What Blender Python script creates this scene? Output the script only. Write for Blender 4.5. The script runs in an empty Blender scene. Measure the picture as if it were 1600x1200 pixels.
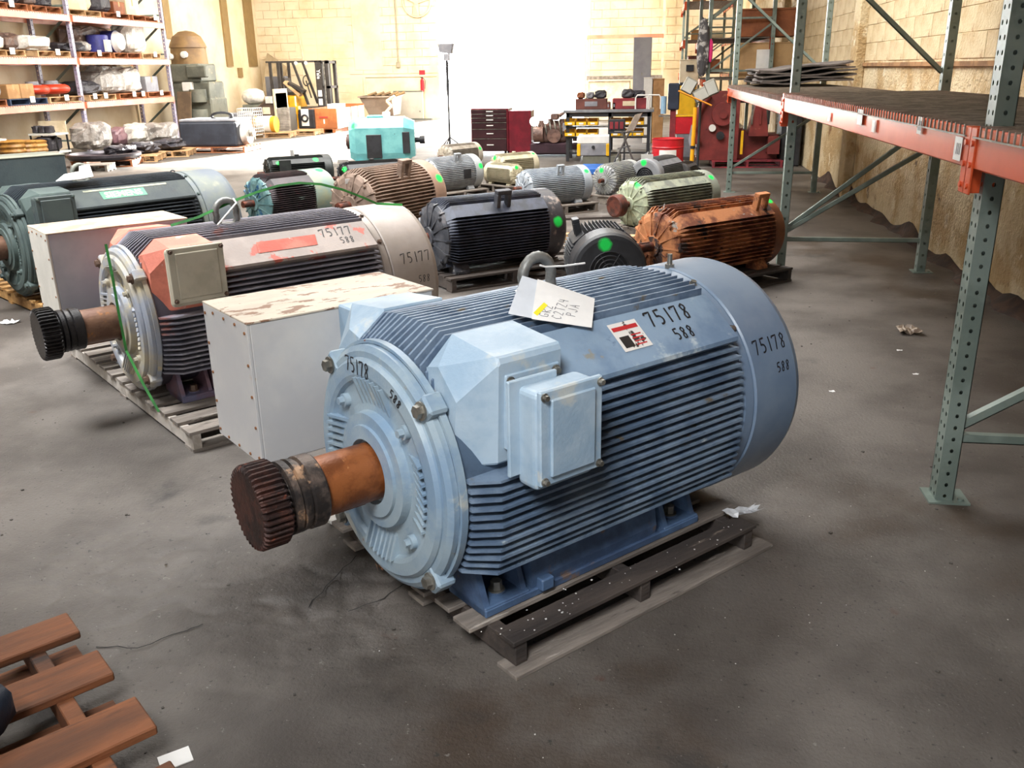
import bpy, math, random
from mathutils import Vector, Matrix, noise
random.seed(7)
sc = bpy.context.scene
col = sc.collection
PI = math.pi
sin, cos, rad = math.sin, math.cos, math.radians

# ------------------------------------------------------------------ camera
F_PX, PITCH, ROLL, YAW, CAM_H = 1397.08, 0.3386, 0.0179, 0.1566, 1.7003
cF = Vector((-sin(YAW) * cos(PITCH), cos(YAW) * cos(PITCH), -sin(PITCH)))
r0 = Vector((cos(YAW), sin(YAW), 0)); u0 = r0.cross(cF)
cR = cos(ROLL) * r0 - sin(ROLL) * u0
cU = sin(ROLL) * r0 + cos(ROLL) * u0
cam = bpy.data.cameras.new('camera'); camo = bpy.data.objects.new('camera', cam); col.objects.link(camo)
camo.matrix_world = Matrix(((cR.x, cU.x, -cF.x, 0), (cR.y, cU.y, -cF.y, 0), (cR.z, cU.z, -cF.z, CAM_H), (0, 0, 0, 1)))
cam.sensor_width = 36.0; cam.lens = 36.0 * F_PX / 1600.0; cam.clip_start = 0.05; cam.clip_end = 300
sc.camera = camo

# ------------------------------------------------------------------ world, sun, lights, exposure
w = bpy.data.worlds.new('sky'); sc.world = w; w.use_nodes = True
wb = w.node_tree.nodes['Background']; wb.inputs[0].default_value = (0.93, 0.97, 1.0, 1); wb.inputs[1].default_value = 22.0
def add_light(kind, name, loc, target, energy, color=(1, 1, 1), size=1, size_y=None, spread=None):
    l = bpy.data.lights.new(name, kind); l.energy = energy; l.color = color
    if kind == 'AREA':
        l.shape = 'RECTANGLE'; l.size = size; l.size_y = size_y or size
        if spread: l.spread = spread
    o = bpy.data.objects.new(name, l); col.objects.link(o); o.location = loc
    o.rotation_euler = (Vector(target) - Vector(loc)).to_track_quat('-Z', 'Y').to_euler()
    return o
sun = add_light('SUN', 'sun', (0, 45, 12), (-2.2, 45 - 9.3, 12 - 2.6), 60.0, (1.0, 0.95, 0.86)); sun.data.angle = 0.03
sp = add_light('SPOT', 'front_spot_fill', (-0.7, -0.9, 4.0), (-0.25, 2.55, 0.3), 740, (0.97, 0.98, 1.0)); sp.data.spot_size = rad(55); sp.data.spot_blend = 1.0; sp.data.shadow_soft_size = .7  # unseen spot added for a pool of light on the front motor, dimmer corners
add_light('AREA', 'overhead_fill', (-4.7, 3.6, 5.4), (-3.3, 5.6, 0.3), 170, (0.96, 0.98, 1.0), 2.6, 2.6, rad(85))  # added area light, brightens the red and green motors; the ceiling has no opening
add_light('AREA', 'camera_side_fill', (-1.0, -3.6, 1.9), (-1.0, 3.0, 0.8), 24, (0.95, 0.97, 1.0), 5, 2.4, rad(120))  # soft fill added behind the camera; the front wall is closed
add_light('AREA', 'overhead_fill', (-2.5, 10.5, 6.3), (-2.0, 11.0, 0.0), 950, (1.0, 0.98, 0.95), 7, 6, rad(140))  # unseen overhead area light added to lift the middle rows of motors
add_light('AREA', 'overhead_fill', (-8.0, 17.0, 6.3), (-9.5, 20.0, 0.0), 1700, (1.0, 0.96, 0.9), 6, 6, rad(160))  # unseen overhead area light added to brighten the left racking
add_light('AREA', 'overhead_fill', (-6.0, 27.0, 6.3), (-7.0, 30.0, 0.0), 2700, (1.0, 0.95, 0.87), 10, 6, rad(165))  # added area light for the back wall, standing in for bounce off the floor
sc.view_settings.view_transform = 'Standard'; sc.view_settings.look = 'None'
sc.view_settings.exposure = 0.55; sc.view_settings.gamma = 1.0; sc.view_settings.use_curve_mapping = False
sc.cycles.max_bounces = 6; sc.cycles.diffuse_bounces = 4; sc.cycles.glossy_bounces = 3
sc.cycles.sample_clamp_indirect = 6.0; sc.cycles.use_denoising = True

# ------------------------------------------------------------------ pixel -> world helpers (plane depth given in metres)
def _ray(px, py): return cF * F_PX + cR * (px - 800) + cU * (600 - py)
def at(px, py, Y):
    d = _ray(px, py); return Vector((0, 0, CAM_H)) + d * (Y / d.y)
def atx(px, py, X):
    d = _ray(px, py); return Vector((0, 0, CAM_H)) + d * (X / d.x)
def gr(px, py, z=0.0):
    d = _ray(px, py); return Vector((0, 0, CAM_H)) + d * ((z - CAM_H) / d.z)

# ------------------------------------------------------------------ materials
def lin(c):
    return tuple(((x / 12.92) if x <= 0.04045 else ((x + 0.055) / 1.055) ** 2.4) for x in c)
def hexc(h): return lin(tuple(int(h[i:i + 2], 16) / 255 for i in (0, 2, 4)))
_mats = {}
def mat(name, c1, c2=None, scale=4.0, lo=.4, hi=.6, spots=(), rough=.6, metal=0.0, bump=.15, bscale=70.0, green=None, stretch=None, emit=None, spec=.5, bdist=.01):
    """c1 mixed with c2 by noise; spots = list of (colour, noise scale, threshold, softness); green = list of (x,y,z,r)."""
    if name in _mats: return _mats[name]
    m = bpy.data.materials.new(name); m.use_nodes = True; nt = m.node_tree; N = nt.nodes; L = nt.links
    b = N['Principled BSDF']; b.inputs['Roughness'].default_value = rough; b.inputs['Metallic'].default_value = metal
    b.inputs['Specular IOR Level'].default_value = spec
    c1 = hexc(c1) if isinstance(c1, str) else c1
    tc = N.new('ShaderNodeTexCoord'); vec = tc.outputs['Object']
    if stretch:
        mp = N.new('ShaderNodeMapping'); mp.inputs['Scale'].default_value = stretch; L.new(vec, mp.inputs['Vector']); vec = mp.outputs[0]
    def nz(s, d=5.0, seed=0):
        n = N.new('ShaderNodeTexNoise'); n.inputs['Scale'].default_value = s; n.inputs['Detail'].default_value = d
        n.inputs['Roughness'].default_value = .62
        if seed:
            a = N.new('ShaderNodeVectorMath'); a.inputs[1].default_value = (seed * 3.1, seed * 1.7, seed * 5.3); L.new(vec, a.inputs[0]); L.new(a.outputs[0], n.inputs['Vector'])
        else: L.new(vec, n.inputs['Vector'])
        return n.outputs['Fac']
    def rng(src, a, bb):
        r = N.new('ShaderNodeMapRange'); r.interpolation_type = 'SMOOTHSTEP'
        r.inputs['From Min'].default_value = a; r.inputs['From Max'].default_value = bb; L.new(src, r.inputs['Value']); return r.outputs[0]
    def mix(fac, a, bb):
        x = N.new('ShaderNodeMix'); x.data_type = 'RGBA'; L.new(fac, x.inputs[0])
        if isinstance(a, tuple): x.inputs[6].default_value = (*a, 1)
        else: L.new(a, x.inputs[6])
        if isinstance(bb, tuple): x.inputs[7].default_value = (*bb, 1)
        else: L.new(bb, x.inputs[7])
        return x.outputs[2]
    cur = c1
    if c2:
        c2 = hexc(c2) if isinstance(c2, str) else c2
        cur = mix(rng(nz(scale), lo, hi), c1, c2)
    else:
        cur = mix(rng(nz(scale), .3, .7), c1, tuple(v * .82 for v in c1))
    for i, (sc_, ss, th, so) in enumerate(spots):
        sc_ = hexc(sc_) if isinstance(sc_, str) else sc_
        cur = mix(rng(nz(ss, 8.0, i + 1), th, th + so), cur, sc_)
    if green:
        for (gx, gy, gz, r) in green:
            d = N.new('ShaderNodeVectorMath'); d.operation = 'DISTANCE'; L.new(tc.outputs['Object'], d.inputs[0]); d.inputs[1].default_value = (gx, gy, gz)
            n = N.new('ShaderNodeTexNoise'); n.inputs['Scale'].default_value = 12; L.new(tc.outputs['Object'], n.inputs['Vector'])
            ma = N.new('ShaderNodeMath'); ma.operation = 'MULTIPLY_ADD'; L.new(n.outputs['Fac'], ma.inputs[0]); ma.inputs[1].default_value = r * .6; L.new(d.outputs['Value'], ma.inputs[2])
            g = N.new('ShaderNodeMapRange'); g.inputs['From Min'].default_value = r * 1.05; g.inputs['From Max'].default_value = r * 1.55; g.inputs['To Min'].default_value = 1; g.inputs['To Max'].default_value = 0
            L.new(ma.outputs[0], g.inputs['Value'])
            cur = mix(g.outputs[0], cur, hexc('18e058'))
    if isinstance(cur, tuple): b.inputs['Base Color'].default_value = (*cur, 1)
    else: L.new(cur, b.inputs['Base Color'])
    if bump:
        bp = N.new('ShaderNodeBump'); bp.inputs['Strength'].default_value = bump; bp.inputs['Distance'].default_value = bdist
        L.new(nz(bscale, 4.0, 9), bp.inputs['Height']); L.new(bp.outputs[0], b.inputs['Normal'])
    if emit:
        b.inputs['Emission Color'].default_value = (*hexc(emit[0]), 1); b.inputs['Emission Strength'].default_value = emit[1]
    _mats[name] = m
    return m

# ------------------------------------------------------------------ mesh builder
class MB:
    def __init__(s): s.v = []; s.f = []; s.sm = []
    def add(s, pts, faces, smooth=False, T=None):
        o = len(s.v)
        if T is not None: pts = [T @ Vector(p) for p in pts]
        s.v += [tuple(p) for p in pts]
        for f in faces: s.f.append(tuple(i + o for i in f)); s.sm.append(smooth)
        return s
    def box(s, a, b, T=None):
        x0, y0, z0 = a; x1, y1, z1 = b
        if x0 > x1: x0, x1 = x1, x0
        if y0 > y1: y0, y1 = y1, y0
        if z0 > z1: z0, z1 = z1, z0
        p = [(x0, y0, z0), (x1, y0, z0), (x1, y1, z0), (x0, y1, z0), (x0, y0, z1), (x1, y0, z1), (x1, y1, z1), (x0, y1, z1)]
        return s.add(p, [(0, 3, 2, 1), (4, 5, 6, 7), (0, 1, 5, 4), (1, 2, 6, 5), (2, 3, 7, 6), (3, 0, 4, 7)], False, T)
    def hexa(s, p):   # eight corners, bottom four ccw then top four
        return s.add(p, [(0, 3, 2, 1), (4, 5, 6, 7), (0, 1, 5, 4), (1, 2, 6, 5), (2, 3, 7, 6), (3, 0, 4, 7)])
    def prism(s, poly, z0, z1, T=None):   # poly in xy, ccw
        n = len(poly); p = [(x, y, z0) for x, y in poly] + [(x, y, z1) for x, y in poly]
        return s.add(p, [tuple(range(n))[::-1], tuple(range(n, 2 * n))] + [(i, (i + 1) % n, n + (i + 1) % n, n + i) for i in range(n)], False, T)
    def loft(s, rings, smooth=False, caps=True, T=None):
        n = len(rings[0]); p = [q for r in rings for q in r]; f = []
        for k in range(len(rings) - 1):
            for i in range(n): f.append((k * n + i, k * n + (i + 1) % n, (k + 1) * n + (i + 1) % n, (k + 1) * n + i))
        s.add(p, f, smooth, T)
        if caps:
            s.add(rings[0], [tuple(range(n))[::-1]], False, T); s.add(rings[-1], [tuple(range(n))], False, T)
        return s
    def cyl(s, a, b, r, r2=None, n=16, smooth=True, caps=True):
        a = Vector(a); b = Vector(b); d = (b - a).normalized(); r2 = r if r2 is None else r2
        q = Vector((0, 0, 1)) if abs(d.z) < .9 else Vector((1, 0, 0))
        e1 = d.cross(q).normalized(); e2 = d.cross(e1)
        R = lambda c, rr: [c + e1 * rr * cos(2 * PI * i / n) + e2 * rr * sin(2 * PI * i / n) for i in range(n)]
        return s.loft([R(a, r), R(b, r2)], smooth, caps)
    def lathe(s, prof, c=(0, 0, 0), axis='x', n=32, smooth=True, caps=True):  # prof: list (pos, r); consecutive equal-corner points split by repeats
        rings = []
        for (h, r) in prof:
            rg = []
            for i in range(n):
                a = 2 * PI * i / n
                if axis == 'x': rg.append((c[0] + h, c[1] + r * cos(a), c[2] + r * sin(a)))
                elif axis == 'z': rg.append((c[0] + r * cos(a), c[1] + r * sin(a), c[2] + h))
                else: rg.append((c[0] + r * sin(a), c[1] + h, c[2] + r * cos(a)))
            rings.append(rg)
        for k in range(len(rings) - 1): s.loft([rings[k], rings[k + 1]], smooth, False)
        if caps: s.add(rings[0], [tuple(range(n))[::-1]]); s.add(rings[-1], [tuple(range(n))])
        return s
    def tube(s, pts, r, n=8, closed=False):
        pts = [Vector(p) for p in pts]; m = len(pts); rings = []
        up = Vector((0, 0, 1))
        for i in range(m):
            if closed: d = pts[(i + 1) % m] - pts[i - 1]
            else: d = pts[min(i + 1, m - 1)] - pts[max(i - 1, 0)]
            d.normalize()
            q = up if abs(d.dot(up)) < .95 else Vector((1, 0, 0))
            if i and 'pe' in locals():
                e1 = (pe - d * pe.dot(d)).normalized()
            else: e1 = d.cross(q).normalized()
            pe = e1; e2 = d.cross(e1)
            rr = r[i] if isinstance(r, (list, tuple)) else r
            rings.append([pts[i] + e1 * rr * cos(2 * PI * k / n) + e2 * rr * sin(2 * PI * k / n) for k in range(n)])
        if closed: rings.append(rings[0])
        return s.loft(rings, True, not closed)
    def ribbon(s, pts, nrm, wd):
        """flat pen stroke on a surface: pts list of 3D, nrm list of normals"""
        L_, R_ = [], []
        m = len(pts)
        for i in range(m):
            d = (pts[min(i + 1, m - 1)] - pts[max(i - 1, 0)]).normalized(); sd = d.cross(nrm[i]).normalized() * wd * .5
            L_.append(pts[i] + sd); R_.append(pts[i] - sd)
        return s.add(L_ + R_, [(i, i + 1, m + i + 1, m + i) for i in range(m - 1)])
    def holes(s, o, ex, ey, wdt, hgt, hr, step, sx=(0.5,)):
        """plate from o, width ex*wdt, height ey*hgt with a column of real holes in the middle"""
        o = Vector(o); ex = Vector(ex); ey = Vector(ey); n = int(hgt / step)
        for k in range(n):
            b = o + ey * (k * step); c = b + ex * wdt * .5 + ey * step * .5
            cor = [b, b + ex * wdt, b + ex * wdt + ey * step, b + ey * step]
            h = [c + ex * hr * cos(rad(-135 + 45 * i)) + ey * hr * 1.25 * sin(rad(-135 + 45 * i)) for i in range(8)]
            f = []
            for i in range(4): f += [(i, (i + 1) % 4, 4 + (2 * i + 2) % 8, 4 + 2 * i + 1, 4 + 2 * i)]
            s.add(cor + h, f)
        return s
    def build(s, name, m, parent=None, bevel=0, seg=1, loc=None):
        me = bpy.data.meshes.new(name); me.from_pydata(s.v, [], s.f)
        me.polygons.foreach_set('use_smooth', s.sm); me.materials.append(m); me.update()
        o = bpy.data.objects.new(name, me); col.objects.link(o)
        if parent is not None: o.parent = parent
        if loc: o.location = loc
        if bevel:
            md = o.modifiers.new('bevel', 'BEVEL'); md.width = bevel; md.segments = seg; md.limit_method = 'ANGLE'; md.angle_limit = rad(40)
        return o
def tag(o, label=None, cat=None, group=None, kind=None):
    if label: o['label'] = label
    if cat: o['category'] = cat
    if group: o['group'] = group
    if kind: o['kind'] = kind
    return o
def thing(name, label, cat, loc=(0, 0, 0), rz=0.0, group=None, scale=1.0):
    o = bpy.data.objects.new(name, None); col.objects.link(o); o.empty_display_size = .1
    o.location = loc; o.rotation_euler = (0, 0, rz); o.scale = (scale,) * 3
    return tag(o, label, cat, group)
def copy_tree(o, parent=None):
    c = o.copy(); col.objects.link(c)
    if parent is not None: c.parent = parent
    for ch in list(o.children): copy_tree(ch, c)
    return c
def lump(dx, dy, dz, seed=0, amp=.12, n=10, sq=.5, fr=2.2):
    """rounded sack or wrapped shape of given size standing on z=0"""
    mb = MB(); rings = []
    for j in range(n + 1):
        t = -PI / 2 + PI * j / n; rg = []
        for i in range(2 * n):
            a = 2 * PI * i / (2 * n)
            pw = lambda v, e: math.copysign(abs(v) ** e, v)
            p = Vector((pw(cos(t), sq) * pw(cos(a), sq), pw(cos(t), sq) * pw(sin(a), sq), pw(sin(t), sq)))
            k = 1 + amp * 2 * noise.noise(p * fr + Vector((seed * 7.3, seed * 3.1, seed)))
            rg.append((p.x * dx / 2 * k, p.y * dy / 2 * k, max(0, dz / 2 + p.z * dz / 2 * (k if p.z > 0 else 1))))
        rings.append(rg)
    mb.loft(rings, amp < .1, False); return mb
def text_mb(txt, h, T, depth=.0006, bold=0.0, align='CENTER'):
    cu = bpy.data.curves.new('t', 'FONT'); cu.body = txt; cu.size = h; cu.extrude = depth; cu.offset = bold; cu.align_x = align; cu.align_y = 'CENTER'; cu.resolution_u = 2
    o = bpy.data.objects.new('t', cu); col.objects.link(o); dg = bpy.context.evaluated_depsgraph_get(); dg.update()
    me = bpy.data.meshes.new_from_object(o.evaluated_get(dg)); mb = MB()
    mb.add([T @ v.co for v in me.vertices], [tuple(p.vertices) for p in me.polygons])
    bpy.data.objects.remove(o); bpy.data.curves.remove(cu); bpy.data.meshes.remove(me)
    return mb
def _arc(cx, cy, rx, ry, a0, a1, n=10): return [(cx + rx * cos(rad(a0 + (a1 - a0) * i / n)), cy + ry * sin(rad(a0 + (a1 - a0) * i / n))) for i in range(n + 1)]
GLY = {'7': [[(0, .8), (.02, .93), (.55, .97), (.42, .6), (.28, 0)]], '1': [[(.3, 1), (.28, 0)]],
       '5': [[(.58, 1), (.12, .97), (.1, .55)] + _arc(.25, .32, .3, .27, 100, -110, 8)],
       '8': [[(.5, .85), (.35, 1.0), (.12, .85), (.2, .62), (.45, .35), (.4, .05), (.15, .03), (.08, .25), (.3, .52), (.52, .72), (.5, .88)]],
       'G': [[(.5, .9), (.2, 1), (.0, .6), (.1, .1), (.45, .1), (.5, .45), (.3, .45)]], 'R': [[(.05, 0), (.05, 1)], [(.05, 1), (.45, .85), (.4, .6), (.05, .5), (.5, 0)]],
       '2': [[(0, .8), (.2, 1), (.45, .8), (.3, .45), (0, 0), (.5, .03)]], 'C': [[(.5, .85), (.25, 1), (.02, .5), (.2, 0), (.5, .15)]], '0': [_arc(.25, .5, .25, .5, 0, 360, 10)],
       'T': [[(0, 1), (.55, 1)], [(.28, 1), (.28, 0)]], 'J': [[(.4, 1), (.42, .2), (.2, 0), (0, .2)]], 'P': [[(0, 0), (0, 1), (.4, .9), (.4, .6), (0, .5)]],
       '4': [[(.1, 1), (.05, .5), (.5, .5)], [(.42, .95), (.4, 0)]], 'Z': [[(0, 1), (.5, 1), (0, 0), (.5, 0)]], 'A': [[(0, 0), (.25, 1), (.5, 0)], [(.1, .4), (.42, .4)]]}
def scribble(mb, txt, f, h, wd, s0=0.0, t0=0.0, pitch=.72, slant=.05):
    """f(s,t)->(point, normal): s along the writing, t upwards, metres"""
    x = s0
    for ch in txt:
        if ch in GLY:
            for st in GLY[ch]:
                q = []
                for i in range(len(st) - 1):
                    for k in range(2): q.append((st[i][0] + (st[i + 1][0] - st[i][0]) * k / 2, st[i][1] + (st[i + 1][1] - st[i][1]) * k / 2))
                q.append(st[-1]); r = [f(x + (a + slant * b) * h * .8, t0 + b * h) for a, b in q]
                mb.ribbon([a for a, b in r], [b for a, b in r], wd)
        x += h * (pitch if ch != '1' else pitch * .8)
    return mb
INK = mat('marker ink', (0.012, 0.012, 0.015), rough=.5, bump=0)

# ------------------------------------------------------------------ the building
XL, XR, YF, YB, HC = -14.55, 2.62, -5.0, 33.5, 6.6
DX0, DX1, DH = -7.75, -2.5, 4.9
FLOOR = mat('stained concrete', '625c56', '453f3a', 1.4, .35, .65, [('3f342a', .7, .55, .14), ('2b2826', 1.1, .58, .12), ('4e2e1c', 1.7, .66, .06), ('7a756e', 3.3, .66, .1), ('2c2926', 48, .62, .05), ('8d8984', 75, .66, .05), ('75716b', 30, .66, .04)], rough=.58, bump=.4, bscale=70, bdist=.01)
WALLR = mat('cream painted block', 'cdbb96', 'b59c74', 1.2, .4, .62, [('8a5a2c', 1.6, .62, .1), ('5d4a36', 3.5, .68, .05), ('d9c9a6', 2.6, .6, .1)], rough=.8, bump=.6, bscale=28, bdist=.02)
WALLW = mat('pale painted block', 'ddccae', 'd0ba94', .9, .4, .65, [('a07a48', 1.3, .7, .06)], rough=.75, bump=.3, bscale=20)
PLAS = mat('rough tan render', 'd2c09c', 'b4986c', 2.0, .4, .6, [('7a522c', 1.4, .6, .1), ('5a4838', 2.3, .64, .08), ('dfd2b4', 4, .60, .08)], rough=.85, bump=1.0, bscale=22, bdist=.03)
DARKST = mat('dirt line', '4a362a', '33261f', 6, rough=.9, bump=.5, bscale=30)
mb = MB()
xs = [XL] + [-10, -6, -4, -3] + [-2.5 + .017 * i for i in range(125)] + [-.3, .2, 1.2, 2, XR]
ys = [YF, -2, 0] + [1.2 + .017 * i for i in range(115)] + [3.4, 4.6, 6, 10, 16, 22, 28, 33.5]
def fz(x, y):
    k = 0
    for cx_, cy_, rx_, ry_, a_k in ((-1.06, 2.62, .34, .40, 1.0), (-1.75, 2.62, .55, .35, .8), (-1.35, 2.25, .5, .3, .55), (-.75, 2.3, .25, .3, .5)):
        k = max(k, a_k * min(1, 2.2 * max(0, 1 - ((x - cx_) / rx_) ** 2 - ((y - cy_) / ry_) ** 2)))
    if x < -2.45 or x > -.4 or y < 1.25 or y > 3.1: return 0
    v = Vector((x, y, 0)); rg_ = abs(noise.noise(v * 4.5)); crack = max(0, 1 - rg_ * 9)
    n = .5 * noise.noise(v * 16) + .35 * noise.noise(v * 34) + .3 * noise.noise(v * 60)
    return k * (-.005 + .012 * n - .011 * crack)
nx, ny = len(xs), len(ys)
mb.add([(x, y, fz(x, y)) for y in ys for x in xs], [(j * nx + i, j * nx + i + 1, (j + 1) * nx + i + 1, (j + 1) * nx + i) for j in range(ny - 1) for i in range(nx - 1)], True)
floor = tag(mb.build('floor', FLOOR), kind='structure')
og = MB(); og.box((-60, YB + .02, -.3), (60, 120, -.01))
tag(og.build('yard', mat('sunlit yard', 'd8d4c8', rough=.9)), kind='structure')
wl = tag(MB().box((XL - .3, YF, 0), (XL, YB, HC)).build('wall_left', WALLW), kind='structure')
wbk = MB(); wbk.box((XL - .3, YB, 0), (DX0, YB + .3, HC)); wbk.box((DX1, YB, 0), (XR + .3, YB + .3, HC)); wbk.box((DX0, YB, DH), (DX1, YB + .3, HC))
wbk = tag(wbk.build('wall_back', WALLW), kind='structure')
wf = tag(MB().box((XL - .3, YF - .3, 0), (XR + .3, YF, HC)).build('wall_front', WALLW), kind='structure')
ce = tag(MB().box((XL - .3, YF - .3, HC), (XR + .3, YB + .3, HC + .2)).build('ceiling', mat('ceiling paint', 'b9b3a6', rough=.9)), kind='structure')
wr = tag(MB().box((XR, YF, 0), (XR + .3, YB, HC)).build('wall_right', PLAS), kind='structure')
# block courses above the ledge of the right wall: each block its own piece
blk = MB().box((-.010, .0015, .0015), (.01, .6385, .2085)).build('block', WALLR, wr, bevel=.004)
first = True
for r in range(7):
    for k in range(36):
        y = 5.6 + k * .64 + (r % 2) * .32; z = 1.72 + r * .21
        o = blk if first else blk.copy()
        if not first: col.objects.link(o); o.parent = wr
        first = False
        o.location = (XR + .002 * ((k * 7 + r * 3) % 4), y, z)
tag(MB().box((XR - .03, -2, 1.66), (XR + .01, 33.4, 1.70)).build('trim_1', mat('rusty ledge', 'a07850', '7a5a3c', 5, rough=.9)), kind='structure')
# pilasters and dirt along the foot of the right wall
for i, y in enumerate((12.6, 20.0)):
    tag(MB().box((XR - .12, y, 0), (XR, y + .35, 4.4)).build('trim_%d' % (i + 2), PLAS, bevel=.01), kind='structure')
mb = MB(); n = 60
pr = []
for i in range(n + 1):
    y = 6.0 + 8.5 * i / n
    h = .02 + .22 * max(0, noise.noise(Vector((y * 1.3, 0, 3))) + .25) ; d_ = .02 + .12 * max(0, noise.noise(Vector((y * 2.3, 5, 3))) + .4)
    pr.append((y, h, d_))
P_ = [];
for y, h, d_ in pr: P_ += [(XR - d_ - .02, y, -.001), (XR - .006, y, h), (XR + .01, y, -.001)]
f = []
for i in range(n):
    for k in range(2): f.append((i * 3 + k, (i + 1) * 3 + k, (i + 1) * 3 + k + 1, i * 3 + k + 1))
mb.add(P_, f, True); tag(mb.build('dirt_heap', DARKST, wr), kind='stuff')
# back wall courses, joined
mb = MB()
for r in range(17):
    for k in range(12):
        x0 = XL + .05 + k * .56 - (r % 2) * .28; x1 = x0 + .545; z = 1.62 + r * .28
        x0 = max(x0, XL + .01); x1 = min(x1, DX0 - .02)
        if x1 - x0 > .05 and not (-12.9 < (x0 + x1) / 2 < -11.1 and z < 3.4): mb.box((x0, YB - .03, z), (x1, YB + .01, z + .265))
    for k in range(10):
        x0 = DX1 + .05 + k * .56 - (r % 2) * .28; x1 = min(x0 + .545, XR - .01); x0 = max(x0, DX1 + .02); z = 1.62 + r * .28
        if x1 - x0 > .05: mb.box((x0, YB - .03, z), (x1, YB + .01, z + .265))
tag(mb.build('block_courses', WALLW, wbk), kind='stuff')
mb = MB()
for r in range(14):
    for k in range(3):
        x0 = -12.88 + k * .6; mb.box((x0, YB - .012, .05 + r * .235), (x0 + .585, YB + .01, .05 + r * .235 + .22))
tag(mb.build('blocked_window_infill', WALLW, wbk), kind='stuff')
tag(MB().box((-10.55, YB - .05, 1.50), (DX0 - .1, YB, 1.56)).build('trim_4', WALLW), kind='structure')
tag(MB().box((-10.6, YB - .06, 0), (-10.52, YB, 1.5)).build('trim_5', WALLW), kind='structure')
tag(MB().box((-10.9, YB - .04, 1.75), (-9.85, YB, 4.2)).build('trim_6', WALLW, bevel=.01), kind='structure')
for i, (px0, px1, y0, y1) in enumerate(((258, 268, -40, 60), (354, 363, -40, 104), (389, 401, -40, 104), (372, 378, 106, 121))):
    a = atx(px0, y1, XL); b = atx(px1, y1, XL); c = atx(px0, y0, XL)
    tag(MB().box((XL, min(a.y, b.y), a.z), (XL + .06, max(a.y, b.y), c.z)).build('trim_%d' % (i + 7), mat('brown conduit paint', '8d7347', rough=.7)), kind='structure')
# conduit and fan ring on the back wall
t = thing('electrical_conduit', 'thin grey pipe running down the cream wall left of the bright doorway', 'pipe', (-9.24, YB - .06, 0))
MB().tube([(0, 0, 6.5), (0, 0, 2.0)], .03).build('pipe', mat('pipe paint', '9c927a', rough=.5), t)
MB().box((-.07, -.05, 1.82), (.07, .04, 2.02)).build('switch_box', mat('pipe paint', ''), t, bevel=.01)
t = thing('wall_fan', 'faint round wall fan high on the wall beside the doorway', 'fan', (-8.45, YB - .1, 4.0))
MB().tube([(.5 * cos(a * PI / 12), 0, .5 * sin(a * PI / 12)) for a in range(24)], .03, 6, True).build('ring', mat('fan cream', 'cfc2a0', rough=.6), t)
for k in range(3): MB().hexa([Vector((x * cos(k * 2.09 + .4) - z * sin(k * 2.09 + .4), y, x * sin(k * 2.09 + .4) + z * cos(k * 2.09 + .4))) for x, y, z in ((.04, -.02, -.08), (.46, .02, -.12), (.46, .03, -.12), (.04, 0, -.08), (.04, -.02, .08), (.46, -.04, .14), (.46, -.02, .14), (.04, 0, .08))]).build('blade', mat('fan cream', ''), t)
MB().cyl((0, .09, 0), (0, -.04, 0), .09).build('hub', mat('fan cream', ''), t)

# ------------------------------------------------------------------ motors
H = .421           # shaft height above the feet, in motor units
RC, RE, PE = .388, .458, 2.6
def L3(u, v, w): return Vector((u, -v, H + w))          # w measured from the shaft line; v towards the viewer's side
def env(c): return (RE ** PE - min(abs(c), RE * .98) ** PE) ** (1 / PE)
def motor_root(name, label, x, y, th, s, z=.105, group=None):
    return thing(name, label, 'motor', (x, y, z), PI / 2 - th, group, s)
def torus_eye(root, u, w, m, R=.062, r=.019, h=.075):
    t = [L3(u + R * cos(a), 0, w + h + R * sin(a)) for a in [rad(x) for x in range(-20, 201, 20)]]
    pts = [L3(u + .045, 0, w - .0)] + [L3(u + R, 0, w + h * .4)] + t + [L3(u - R, 0, w + h * .4), L3(u - .045, 0, w)]
    MB().tube(pts, r, 10).cyl(L3(u, 0, w - .05), L3(u, 0, w + .012), .055, .05, 16).build('lifting_eye', m, root)
def bolt(root, a, d, r, m, n=6, h=.018, name='bolt'):
    a = Vector(a); d = Vector(d).normalized()
    MB().cyl(a, a + d * h * .35, r * 1.35, r * 1.35, 14).cyl(a + d * h * .35, a + d * h * 1.3, r, r * .92, n, False).build(name, m, root)
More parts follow.
